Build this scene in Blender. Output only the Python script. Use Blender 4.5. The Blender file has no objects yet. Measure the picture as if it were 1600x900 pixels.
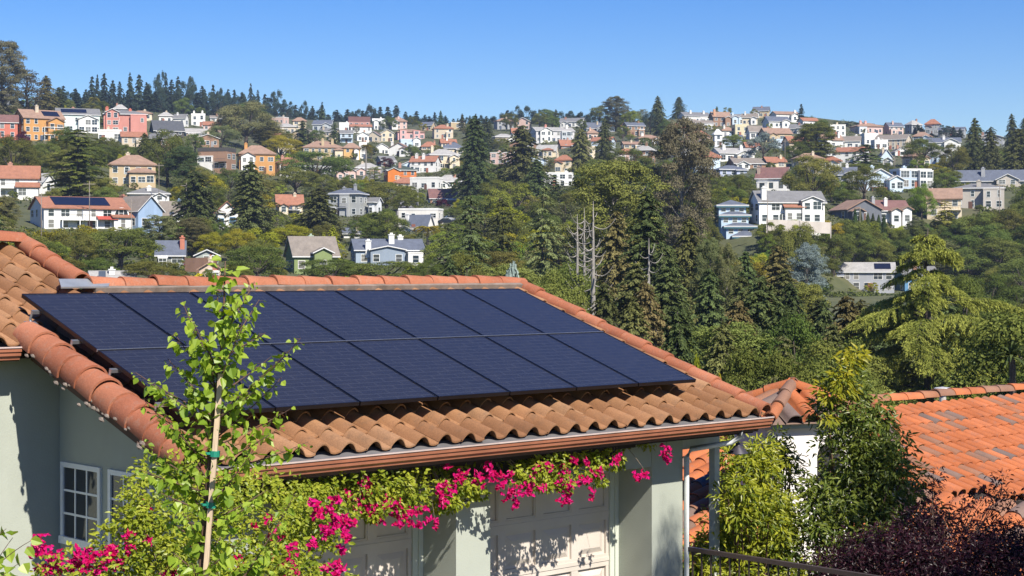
import bpy, math, random
import numpy as np
from mathutils import Vector, Matrix
R = math.radians
SC = bpy.context.scene
COL = SC.collection
F, HY = 2685.0, 420.8          # focal length and horizon row, in photograph pixels

# ---------------------------------------------------------------- camera
cam = bpy.data.cameras.new('camera'); cam.sensor_width = 36; cam.lens = F/1600*36
cam.shift_y = -(450-HY)/1600; cam.clip_start = .1; cam.clip_end = 9000
co = bpy.data.objects.new('camera', cam); COL.objects.link(co)
co.location = (0, 0, 0); co.rotation_euler = (R(90), 0, 0); SC.camera = co

# ---------------------------------------------------------------- light
SUN = Vector((.527, -.878, 1.0)).normalized()
el = math.asin(SUN.z); azs = math.atan2(SUN.x, SUN.y)
wd = bpy.data.worlds.new('World'); SC.world = wd; wd.use_nodes = True
nt = wd.node_tree; nt.nodes.clear()
sky = nt.nodes.new('ShaderNodeTexSky'); sky.sky_type = 'NISHITA'; sky.sun_disc = False
sky.sun_elevation = el; sky.sun_rotation = azs
sky.altitude = 400; sky.air_density = 1.0; sky.dust_density = .35; sky.ozone_density = 3.0
hs = nt.nodes.new('ShaderNodeHueSaturation'); hs.inputs['Saturation'].default_value = 1.52; hs.inputs['Hue'].default_value = .521
bg = nt.nodes.new('ShaderNodeBackground'); bg.inputs[1].default_value = .082
wo = nt.nodes.new('ShaderNodeOutputWorld')
nt.links.new(sky.outputs[0], hs.inputs['Color']); nt.links.new(hs.outputs[0], bg.inputs[0]); nt.links.new(bg.outputs[0], wo.inputs[0])
sl = bpy.data.lights.new('sun', 'SUN'); sl.energy = 5.0; sl.angle = R(.55); sl.color = (1, .94, .84)
so = bpy.data.objects.new('sun', sl); COL.objects.link(so); so.rotation_euler = SUN.to_track_quat('Z', 'Y').to_euler()
so.location = (30, -50, 60)
SC.view_settings.view_transform = 'Standard'; SC.view_settings.look = 'None'
SC.view_settings.exposure = 0.76; SC.view_settings.gamma = 1.0; SC.view_settings.use_curve_mapping = False
SC.render.engine = 'CYCLES'
SC.cycles.max_bounces = 6; SC.cycles.diffuse_bounces = 3; SC.cycles.glossy_bounces = 2
SC.cycles.transparent_max_bounces = 4; SC.cycles.transmission_bounces = 3; SC.cycles.volume_bounces = 0
SC.cycles.caustics_reflective = False; SC.cycles.caustics_refractive = False

# ---------------------------------------------------------------- mesh helpers
class MB:
    def __init__(s): s.V = []; s.Q = []; s.T = []; s.qm = []; s.tm = []; s.A = []; s.n = 0
    def add(s, V, Q=None, T=None, m=0, tint=.5):
        V = np.asarray(V, float).reshape(-1, 3); k = len(V)
        if Q is not None and len(Q): Q = np.asarray(Q, int).reshape(-1, 4)+s.n; s.Q.append(Q); s.qm.append(np.full(len(Q), m))
        if T is not None and len(T): T = np.asarray(T, int).reshape(-1, 3)+s.n; s.T.append(T); s.tm.append(np.full(len(T), m))
        s.V.append(V); s.A.append(np.broadcast_to(np.asarray(tint, float), (k,)).copy()); s.n += k
    def box(s, lo, hi, m=0, X=None, tint=.5):
        x0, y0, z0 = lo; x1, y1, z1 = hi
        V = np.array([(x0,y0,z0),(x1,y0,z0),(x1,y1,z0),(x0,y1,z0),(x0,y0,z1),(x1,y0,z1),(x1,y1,z1),(x0,y1,z1)], float)
        if X is not None: V = X(V)
        s.add(V, [(0,3,2,1),(4,5,6,7),(0,1,5,4),(1,2,6,5),(2,3,7,6),(3,0,4,7)], m=m, tint=tint)
    def hexa(s, bot, top, m=0):            # eight corners: four below, four above
        s.add(list(bot)+list(top), [(0,3,2,1),(4,5,6,7),(0,1,5,4),(1,2,6,5),(2,3,7,6),(3,0,4,7)], m=m)
    def slab(s, poly, t, m=0, ms=None):             # a planar polygon (3 or 4 corners) given a thickness vector
        p = np.asarray(poly, float); q = p+np.asarray(t, float); k = len(p)
        side = [(i, (i+1) % k, (i+1) % k+k, i+k) for i in range(k)]
        V = np.vstack([p, q])
        if k == 4: s.add(V, [(3,2,1,0),(4,5,6,7)], m=m)
        else: s.add(V, None, [(2,1,0),(3,4,5)], m=m)
        s.add(V, side, m=m if ms is None else ms)
    def tube(s, P, r, k=6, m=0, tint=.5, cap=True):
        P = np.asarray(P, float); n = len(P); r = np.broadcast_to(np.asarray(r, float), (n,))
        t = np.gradient(P, axis=0); t /= np.linalg.norm(t, axis=1)[:, None]+1e-9
        ref = np.where(np.abs(t[:, 2:3]) > .9, np.array([[1., 0, 0]]), np.array([[0, 0, 1.]]))
        a = np.cross(t, ref); a /= np.linalg.norm(a, axis=1)[:, None]; b = np.cross(t, a)
        an = np.linspace(0, 2*np.pi, k, endpoint=False)
        V = (P[:, None]+r[:, None, None]*(a[:, None]*np.cos(an)[None, :, None]+b[:, None]*np.sin(an)[None, :, None])).reshape(-1, 3)
        Q = [(i*k+j, i*k+(j+1) % k, (i+1)*k+(j+1) % k, (i+1)*k+j) for i in range(n-1) for j in range(k)]
        T = []
        if cap:
            V = np.vstack([V, P[0], P[-1]])
            T = [(j, n*k, (j+1) % k) for j in range(k)]+[((n-1)*k+(j+1) % k, n*k+1, (n-1)*k+j) for j in range(k)]
        s.add(V, Q, T, m=m, tint=tint)
    def lathe(s, c, prof, k=16, m=0):
        an = np.linspace(0, 2*np.pi, k, endpoint=False); n = len(prof)
        V = np.array([(c[0]+r*math.cos(t), c[1]+r*math.sin(t), c[2]+z) for r, z in prof for t in an])
        s.add(V, [(i*k+j, i*k+(j+1) % k, (i+1)*k+(j+1) % k, (i+1)*k+j) for i in range(n-1) for j in range(k)], m=m)
    def mesh(s, name, mats, smooth=False):
        me = bpy.data.meshes.new(name)
        V = np.concatenate(s.V) if s.V else np.zeros((0, 3))
        Q = np.concatenate(s.Q) if s.Q else np.zeros((0, 4), int); T = np.concatenate(s.T) if s.T else np.zeros((0, 3), int)
        me.vertices.add(len(V)); me.vertices.foreach_set('co', V.ravel().astype(np.float32))
        L = np.concatenate([Q.ravel(), T.ravel()]).astype(np.int32)
        me.loops.add(len(L)); me.loops.foreach_set('vertex_index', L)
        st = np.concatenate([np.arange(len(Q))*4, len(Q)*4+np.arange(len(T))*3]).astype(np.int32)
        me.polygons.add(len(st)); me.polygons.foreach_set('loop_start', st)
        mi = np.concatenate(s.qm+s.tm).astype(np.int32) if (s.qm or s.tm) else np.zeros(0, np.int32)
        me.polygons.foreach_set('material_index', mi)
        me.polygons.foreach_set('use_smooth', np.full(len(st), bool(smooth)))
        at = me.attributes.new('tint', 'FLOAT', 'POINT'); at.data.foreach_set('value', np.concatenate(s.A).astype(np.float32))
        me.update(calc_edges=True); me.validate()
        for m_ in (mats if isinstance(mats, (list, tuple)) else [mats]): me.materials.append(m_)
        return me
    def build(s, name, mats, parent=None, smooth=False, local=False):
        if parent is not None and not local:
            off = np.array(ROOT[parent.name]); s.V = [v-off for v in s.V]
        o = bpy.data.objects.new(name, s.mesh(name, mats, smooth)); COL.objects.link(o)
        if parent is not None: o.parent = parent
        return o
ROOT = {}
def tag(o, label=None, cat=None, group=None, kind=None):
    for k, v in (('label', label), ('category', cat), ('group', group), ('kind', kind)):
        if v: o[k] = v
    return o
def thing(name, loc, label, cat, group=None, rz=0):
    o = bpy.data.objects.new(name, None); COL.objects.link(o); o.location = loc; o.rotation_euler.z = rz
    o.empty_display_size = .3; ROOT[o.name] = tuple(loc)
    return tag(o, label, cat, group)
def link(name, me, parent=None, loc=(0,0,0), rz=0, sc=None):
    o = bpy.data.objects.new(name, me); COL.objects.link(o); o.location = loc; o.rotation_euler.z = rz
    if sc is not None: o.scale = sc
    if parent is not None: o.parent = parent
    return o
def P3(px, py, Y): return np.array([(px-800)/F*Y, Y, (HY-py)/F*Y])

# ---------------------------------------------------------------- materials
def mat(name):
    m = bpy.data.materials.new(name); m.use_nodes = True; t = m.node_tree; t.nodes.clear()
    o = t.nodes.new('ShaderNodeOutputMaterial'); p = t.nodes.new('ShaderNodeBsdfPrincipled')
    t.links.new(p.outputs[0], o.inputs[0]); return m, t, p
def nd(t, typ, **kw):
    n = t.nodes.new(typ)
    for k, v in kw.items():
        if k in ('i',):
            for kk, vv in v.items(): n.inputs[kk].default_value = vv
        else: setattr(n, k, v)
    return n
def c4(c): return (c[0], c[1], c[2], 1)
def noise(t, scale, detail=4, coord='Object', rough=.6, stretch=None):
    tc = nd(t, 'ShaderNodeTexCoord'); n = nd(t, 'ShaderNodeTexNoise', i={'Scale': scale, 'Detail': detail, 'Roughness': rough})
    if stretch:
        mp = nd(t, 'ShaderNodeMapping'); mp.inputs['Scale'].default_value = stretch
        t.links.new(tc.outputs[coord], mp.inputs[0]); t.links.new(mp.outputs[0], n.inputs[0])
    else: t.links.new(tc.outputs[coord], n.inputs[0])
    return n
def ramp(t, src, stops):
    r = nd(t, 'ShaderNodeValToRGB'); e = r.color_ramp.elements
    while len(e) < len(stops): e.new(.5)
    for x, (p, c) in zip(e, stops): x.position = p; x.color = c4(c)
    t.links.new(src, r.inputs[0]); return r
def mixc(t, fac, a, b, mode='MIX'):
    m = nd(t, 'ShaderNodeMix', data_type='RGBA', blend_type=mode)
    for s_, v in ((0, fac), (6, a), (7, b)):
        if hasattr(v, 'links'): t.links.new(v, m.inputs[s_])
        elif s_ == 0: m.inputs[0].default_value = v
        else: m.inputs[s_].default_value = c4(v)
    return m.outputs[2]
def bump(t, p, src, strength, dist=.02):
    b = nd(t, 'ShaderNodeBump', i={'Strength': strength, 'Distance': dist}); t.links.new(src, b.inputs['Height']); t.links.new(b.outputs[0], p.inputs['Normal'])
CACHE = {}
def mul(c, k): return tuple(min(1, x*k) for x in c)
def paint(c, rough=.8, sc=1.5, amt=.14, name='painted_wall'):
    key = ('p', tuple(round(x, 3) for x in c), rough, sc, amt)
    if key not in CACHE:
        m, t, p = mat(name); n = noise(t, sc, 6)
        n2 = noise(t, sc*.7, 3, stretch=(1, 1, .15))
        a = ramp(t, n.outputs[0], [(.3, mul(c, 1-amt)), (.7, mul(c, 1+amt*.4))])
        s_ = ramp(t, n2.outputs[0], [(.35, (1-amt, 1-amt, 1-amt*1.1)), (.55, (1, 1, 1))])
        o = mixc(t, 1.0, a.outputs[0], s_.outputs[0], 'MULTIPLY')
        t.links.new(o, p.inputs['Base Color']); p.inputs['Roughness'].default_value = rough
        p.inputs['Specular IOR Level'].default_value = .3
        n3 = noise(t, 60, 3); bump(t, p, n3.outputs[0], .25, .01)
        CACHE[key] = m
    return CACHE[key]
def metal(c, rough=.4, metallic=0.0, name='painted_metal'):
    key = ('m', c, rough, metallic)
    if key not in CACHE:
        m, t, p = mat(name); n = noise(t, 4, 5)
        a = ramp(t, n.outputs[0], [(.3, mul(c, .8)), (.7, mul(c, 1.12))]); t.links.new(a.outputs[0], p.inputs['Base Color'])
        p.inputs['Roughness'].default_value = rough; p.inputs['Metallic'].default_value = metallic; CACHE[key] = m
    return CACHE[key]
def roofmat(c, pitch=.35, tile=False):      # distant roofs: rows of shingles or tile barrels
    key = ('r', c, tile)
    if key not in CACHE:
        m, t, p = mat('clay_tile_roof' if tile else 'shingle_roof'); tc = nd(t, 'ShaderNodeTexCoord')
        w = nd(t, 'ShaderNodeTexWave', wave_type='BANDS', bands_direction='X' if tile else 'Z', i={'Scale': 1.0 if tile else 1.6, 'Distortion': .6, 'Detail': 2.0})
        t.links.new(tc.outputs['Object'], w.inputs[0]); n = noise(t, .9, 6); n2 = noise(t, 7, 3)
        a = ramp(t, n.outputs[0], [(.3, mul(c, .7)), (.7, mul(c, 1.2))])
        b = mixc(t, .35, a.outputs[0], ramp(t, n2.outputs[0], [(.3, mul(c, .5)), (.7, mul(c, 1.4))]).outputs[0])
        o = mixc(t, .5, b, ramp(t, w.outputs[0], [(0, (.6,.6,.6)), (.5, (1,1,1))]).outputs[0], 'MULTIPLY')
        t.links.new(o, p.inputs['Base Color']); p.inputs['Roughness'].default_value = .85; CACHE[key] = m
    return CACHE[key]
def glassmat(c=(.02,.028,.035), rough=.06):
    key = ('g', c, rough)
    if key not in CACHE:
        m, t, p = mat('window_glass'); n = noise(t, .7, 2, coord='Generated')
        oi = nd(t, 'ShaderNodeObjectInfo')
        a = ramp(t, oi.outputs['Random'], [(0, mul(c, .5)), (.6, mul(c, 1.6)), (.8, (.12,.12,.11)), (1, (.2,.19,.17))])
        t.links.new(a.outputs[0], p.inputs['Base Color']); p.inputs['Roughness'].default_value = rough; p.inputs['Specular IOR Level'].default_value = .6
        CACHE[key] = m
    return CACHE[key]
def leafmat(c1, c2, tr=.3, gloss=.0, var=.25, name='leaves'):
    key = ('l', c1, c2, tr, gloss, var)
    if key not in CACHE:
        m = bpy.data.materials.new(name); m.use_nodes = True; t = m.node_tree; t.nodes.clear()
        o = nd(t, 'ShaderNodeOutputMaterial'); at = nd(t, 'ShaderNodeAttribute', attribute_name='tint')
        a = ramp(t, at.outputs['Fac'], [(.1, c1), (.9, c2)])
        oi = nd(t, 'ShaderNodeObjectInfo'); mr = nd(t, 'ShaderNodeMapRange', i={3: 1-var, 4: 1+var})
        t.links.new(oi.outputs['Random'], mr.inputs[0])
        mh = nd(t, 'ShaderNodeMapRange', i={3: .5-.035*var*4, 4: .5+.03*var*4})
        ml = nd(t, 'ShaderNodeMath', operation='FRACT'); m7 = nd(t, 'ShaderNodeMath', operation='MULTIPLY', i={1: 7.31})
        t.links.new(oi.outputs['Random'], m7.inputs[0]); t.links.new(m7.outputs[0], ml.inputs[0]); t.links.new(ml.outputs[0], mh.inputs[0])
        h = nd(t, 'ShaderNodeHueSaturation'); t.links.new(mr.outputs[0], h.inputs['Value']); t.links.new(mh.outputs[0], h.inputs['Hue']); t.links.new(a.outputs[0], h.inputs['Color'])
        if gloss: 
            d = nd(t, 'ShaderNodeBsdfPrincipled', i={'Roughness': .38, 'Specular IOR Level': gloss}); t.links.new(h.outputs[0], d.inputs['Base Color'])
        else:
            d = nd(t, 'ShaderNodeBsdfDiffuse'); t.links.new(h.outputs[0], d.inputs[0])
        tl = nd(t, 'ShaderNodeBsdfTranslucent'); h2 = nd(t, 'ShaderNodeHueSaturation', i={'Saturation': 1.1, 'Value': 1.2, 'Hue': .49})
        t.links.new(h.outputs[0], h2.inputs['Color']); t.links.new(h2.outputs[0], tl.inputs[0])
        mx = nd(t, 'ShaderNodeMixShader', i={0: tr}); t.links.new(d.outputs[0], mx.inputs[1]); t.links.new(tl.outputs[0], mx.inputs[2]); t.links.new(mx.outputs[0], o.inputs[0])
        CACHE[key] = m
    return CACHE[key]
def barkmat(c, name='bark'):
    key = ('b', c)
    if key not in CACHE:
        m, t, p = mat(name); n = noise(t, 3, 6, stretch=(4, 4, .6))
        a = ramp(t, n.outputs[0], [(.3, mul(c, .55)), (.7, mul(c, 1.3))]); t.links.new(a.outputs[0], p.inputs['Base Color']); p.inputs['Roughness'].default_value = .9
        bump(t, p, n.outputs[0], .5, .03); CACHE[key] = m
    return CACHE[key]
def tilemat(cols, dirt, name, freq=9.):     # near clay tiles: tint picks the tile's own clay, noise adds lichen and dust
    m, t, p = mat(name); at = nd(t, 'ShaderNodeAttribute', attribute_name='tint')
    a = ramp(t, at.outputs['Fac'], [(i/(len(cols)-1), c) for i, c in enumerate(cols)])
    n = noise(t, freq, 8, rough=.7); n2 = noise(t, 70, 3); n3 = noise(t, 1.3, 4)
    f = ramp(t, n.outputs[0], [(.52, (0,0,0)), (.72, (1,1,1))])
    b = mixc(t, f.outputs[0], a.outputs[0], mixc(t, .45, a.outputs[0], dirt))
    g = ramp(t, n2.outputs[0], [(.3, (.78,.78,.78)), (.65, (1.08,1.08,1.08))]); b = mixc(t, 1., b, g.outputs[0], 'MULTIPLY')
    g3 = ramp(t, n3.outputs[0], [(.35, (.8,.78,.76)), (.65, (1.06,1.06,1.06))]); b = mixc(t, 1., b, g3.outputs[0], 'MULTIPLY')
    t.links.new(b, p.inputs['Base Color']); p.inputs['Roughness'].default_value = .85; p.inputs['Specular IOR Level'].default_value = .25
    bump(t, p, n2.outputs[0], .35, .006); return m

# ---------------------------------------------------------------- terrain: distance of the hillside along each line of sight
DT = {-260: [(460,215),(440,250),(410,295),(360,335),(330,375),(300,440),(270,500),(240,535),(215,565),(190,680),(165,820)],
   0: [(460,215),(440,250),(410,295),(360,335),(330,375),(300,440),(270,500),(240,535),(215,565),(190,680),(168,820)],
 200: [(460,215),(440,255),(415,305),(390,335),(360,352),(330,390),(300,450),(270,500),(240,545),(215,600),(190,740),(174,880)],
 400: [(460,240),(425,310),(400,340),(370,390),(335,460),(300,540),(265,620),(240,690),(215,800),(200,900),(184,1020)],
 600: [(460,260),(430,325),(413,345),(370,410),(335,475),(300,600),(280,680),(260,740),(240,810),(220,890),(205,970),(194,1050)],
 800: [(460,270),(430,330),(400,380),(370,420),(340,470),(300,580),(270,680),(240,790),(215,880),(200,980),(194,1050)],
1000: [(460,290),(430,335),(400,370),(370,405),(340,450),(300,530),(270,600),(230,740),(210,850),(190,1000)],
1200: [(460,335),(420,350),(400,356),(350,370),(320,420),(295,480),(270,540),(250,620),(220,740),(200,830),(185,930),(176,990)],
1400: [(470,360),(455,385),(420,395),(350,405),(330,430),(295,480),(265,590),(245,690),(220,800),(205,900),(198,960)],
1600: [(490,340),(460,370),(400,392),(330,430),(290,510),(260,620),(235,760),(220,860)],
1860: [(490,340),(460,370),(400,392),(330,430),(290,510),(260,620),(235,760),(220,860)]}
DC = sorted(DT)
def ridge(c): return float(np.interp(c, DC, [DT[k][-1][0] for k in DC]))
def D(c, r):
    v = []
    for k in DC:
        rows = [a for a, b in DT[k]][::-1]; ys = [b for a, b in DT[k]][::-1]
        v.append(np.interp(r, rows, ys))
    return float(np.interp(c, DC, v))
def near_z(x, Y, zb, Yb):                    # ground between the camera and the foot of the hill
    k = max(0., min(1., (x/max(Y, 1)+.02)/.12))
    za = -4.75-1.6*k*max(0, min(1, (Y-20)/12))
    zz = np.interp(Y, [10, 26, 40, 70, 120, 170, Yb], [-4.75, za, min(za-1.5, -7), -10.5, -12.5, -10, zb])
    return float(zz)
def ground_z(x, Y):
    c = 800+F*x/Y; c = max(-260, min(1860, c)); yb = D(c, 460)
    if Y <= yb: return near_z(x, Y, (HY-460)/F*yb, yb)
    lo, hi = ridge(c), 460.
    for _ in range(30):
        m_ = (lo+hi)/2
        if D(c, m_) > Y: lo = m_
        else: hi = m_
    Yr = D(c, ridge(c))
    if Y > Yr: return (HY-ridge(c))/F*Yr-(Y-Yr)*.03
    return (HY-lo)/F*Y
# ---------------------------------------------------------------- terrain mesh
def build_ground():
    cols = np.arange(-260, 1861, 40); mb = MB(); rows = []
    near = [6, 12, 18, 24, 30, 36, 45, 60, 80, 100, 130, 160, 190]
    V = []
    for c in cols:
        yb = D(c, 460); zb = (HY-460)/F*yb; k = (c-800)/F
        kx = k*1.0
        line = [(k*Y*(1 if Y > 20 else 1.6), Y, near_z(k*Y, Y, zb, yb)) for Y in near if Y < yb-15]
        while len(line) < len(near): line.append(line[-1])
        r1 = ridge(c)
        for i in range(46):
            r = 460+(r1-460)*i/45; Y = D(c, r); line.append((k*Y, Y, (HY-r)/F*Y))
        Y0, z0 = line[-1][1], line[-1][2]
        for q in (60, 160, 320, 600, 1200): line.append((k*(Y0+q), Y0+q, z0-q*.03-max(0, q-300)*.05))
        V.append(line)
    V = np.array(V); n, m_ = V.shape[:2]
    rng = np.random.default_rng(3)
    V[:, 13:, 2] += rng.normal(0, .25, (n, m_-13))
    Q = [(i*m_+j, (i+1)*m_+j, (i+1)*m_+j+1, i*m_+j+1) for i in range(n-1) for j in range(m_-1)]
    mb.add(V.reshape(-1, 3), Q)
    m, t, p = mat('dry_hillside'); n1 = noise(t, .03, 6); n2 = noise(t, .25, 6)
    a = ramp(t, n1.outputs[0], [(.35, (.045,.055,.018)), (.55, (.075,.08,.028)), (.74, (.16,.12,.06))])
    b = mixc(t, .6, a.outputs[0], ramp(t, n2.outputs[0], [(.3, (.03,.042,.014)), (.7, (.10,.10,.04))]).outputs[0])
    t.links.new(b, p.inputs['Base Color']); p.inputs['Roughness'].default_value = 1
    o = mb.build('ground', m, smooth=True); tag(o, kind='structure')
    tag(o, 'brown and green ground of the hillside and the valley below it', 'ground')
    d = MB(); d.box((-1.6, 2, -4.72), (6.2, 16.5, -4.70))
    o = d.build('driveway', paint((.17,.165,.155), .95, .6, .2, 'concrete')); tag(o, 'concrete driveway in front of the garage doors', 'driveway', kind='structure')
build_ground()

# ---------------------------------------------------------------- the near house: frame along the ridge (u), down the slope (v), out of the roof (w)
AZ, PI_ = .758, .332
U = np.array([math.cos(AZ), math.sin(AZ), 0]); N = np.array([math.sin(AZ), -math.cos(AZ), 0]); UP = np.array([0, 0, 1.])
CP, SP = math.cos(PI_), math.sin(PI_)
Vv = CP*N-SP*UP; Ww = np.cross(U, Vv); Ww = Ww if Ww[2] > 0 else -Ww
O0 = np.array([-4.999, 17.48, -.253])-.22*Ww
def RF(a, b, w=0, O=None): return (O0 if O is None else O)+a*U+b*Vv+w*Ww
def GW(a, n, z): p = O0+a*U+n*N; return np.array([p[0], p[1], z])
def XG(V): V = np.asarray(V); return np.array([GW(*v) for v in V])
def XR(V): V = np.asarray(V); return np.array([RF(*v) for v in V])
def roof_z(n): return O0[2]-n*SP/CP

def prof_s(s): return np.where(s < .60, .088*np.sin(np.pi*np.clip(s/.60, 0, 1))**.8, -.014*np.sin(np.pi*np.clip((s-.6)/.4, 0, 1)))
def prof_m(s):
    x = np.abs(s-.5)/.40; return np.where(x < 1, .018+.085*np.sqrt(np.maximum(0, 1-x*x)), -.02*np.sin(np.clip((np.abs(s-.5)-.4)/.1, 0, 1)*np.pi/2))
def tile_field(mb, fr, a0, na, pitch, be, nb, expo, inside, prof, rng, lift=.03, thick=.016, ns=17, tints=None, stagger=0):
    s_ = np.linspace(0, 1, ns); h = prof(s_)
    for k in range(nb):
        bl = be-k*expo; bt = bl-expo-.06
        for j in range(na):
            al = a0+j*pitch+(stagger*pitch*(k % 2))
            if not inside(al+pitch/2, bl-expo/2): continue
            jb = rng.normal(0, .006); jw = abs(rng.normal(0, .003)); ja = rng.normal(0, .001); tn = tints(rng) if tints else rng.random()
            sk = rng.normal(0, .0025)
            a = al+s_*pitch+ja
            top = fr(np.stack([a, np.full(ns, bt), h*.93+jw], 1)); lo = fr(np.stack([a+sk, np.full(ns, bl+jb), h+lift+jw], 1))
            lo2 = fr(np.stack([a+sk, np.full(ns, bl+jb+.002), h+lift+jw-thick], 1)); inn = fr(np.stack([a+sk, np.full(ns, bl-.1), h+lift*.8+jw-thick], 1))
            q = [(i, i+1, ns+i+1, ns+i) for i in range(ns-1)]
            mb.add(np.vstack([top, lo]), q, tint=tn); mb.add(np.vstack([lo, lo2]), q, tint=tn); mb.add(np.vstack([lo2, inn]), q, tint=tn)
def frm(O, u, v, w): return lambda A: O+A[:, :1]*u+A[:, 1:2]*v+A[:, 2:3]*w
def barrels(mb, A, B, upv, r, n, a0, a1, rng, taper=.86, thick=.022, over=.07, k=14, tilt=.012):
    A = np.asarray(A, float); B = np.asarray(B, float); d = (B-A)/n; L = np.linalg.norm(d); t = d/L
    sd = np.cross(t, upv); sd /= np.linalg.norm(sd); u2 = np.cross(sd, t)
    an = np.radians(np.linspace(a0, a1, k)); C = np.cos(an)[:, None]*sd+np.sin(an)[:, None]*u2
    for i in range(n):
        j = rng.normal(0, .006, 3); tn = rng.random(); rr = r*(1+rng.normal(0, .02))
        p0 = A+d*i-t*over+j; p1 = A+d*(i+1)+j+u2*tilt
        R0 = p0+C*rr*taper; R1 = p1+C*rr; R2 = p1+t*.002+C*(rr-thick); R3 = p1-t*.12+C*(rr*.97-thick)
        q = [(x, x+1, k+x+1, k+x) for x in range(k-1)]
        for X, Y in ((R0, R1), (R1, R2), (R2, R3)): mb.add(np.vstack([X, Y]), q, tint=tn)

M_TILE = tilemat([(.225,.110,.053), (.275,.137,.064), (.32,.163,.079), (.35,.20,.108)], (.10,.08,.06), 'clay_roof_tile', 7.)
M_CAP = tilemat([(.30,.105,.056), (.35,.128,.068), (.39,.155,.086)], (.30,.22,.17), 'clay_cap_tile', 12.)
M_STUC = paint((.375,.40,.345), .9, .9, .13, 'sage_stucco')
M_TRIM = paint((.55,.49,.43), .7, 2, .08, 'door_paint')
M_GUT = metal((.30,.115,.065), .42, 0, 'brown_gutter')
M_LIP = metal((.62,.50,.46), .3, .3, 'gutter_lip_highlight')  # paler than the gutter: the highlight along its top edge is in the colour
M_GREY = paint((.13,.125,.13), .7, 3, .2, 'grey_edge_flashing')
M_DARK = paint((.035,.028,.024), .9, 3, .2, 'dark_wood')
M_WHITE = paint((.72,.74,.72), .6, 2, .06, 'white_paint')
M_ZINC = metal((.34,.37,.40), .45, .5, 'grey_flashing')
M_MORT = paint((.22,.18,.15), .95, 8, .25, 'mortar')

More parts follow.
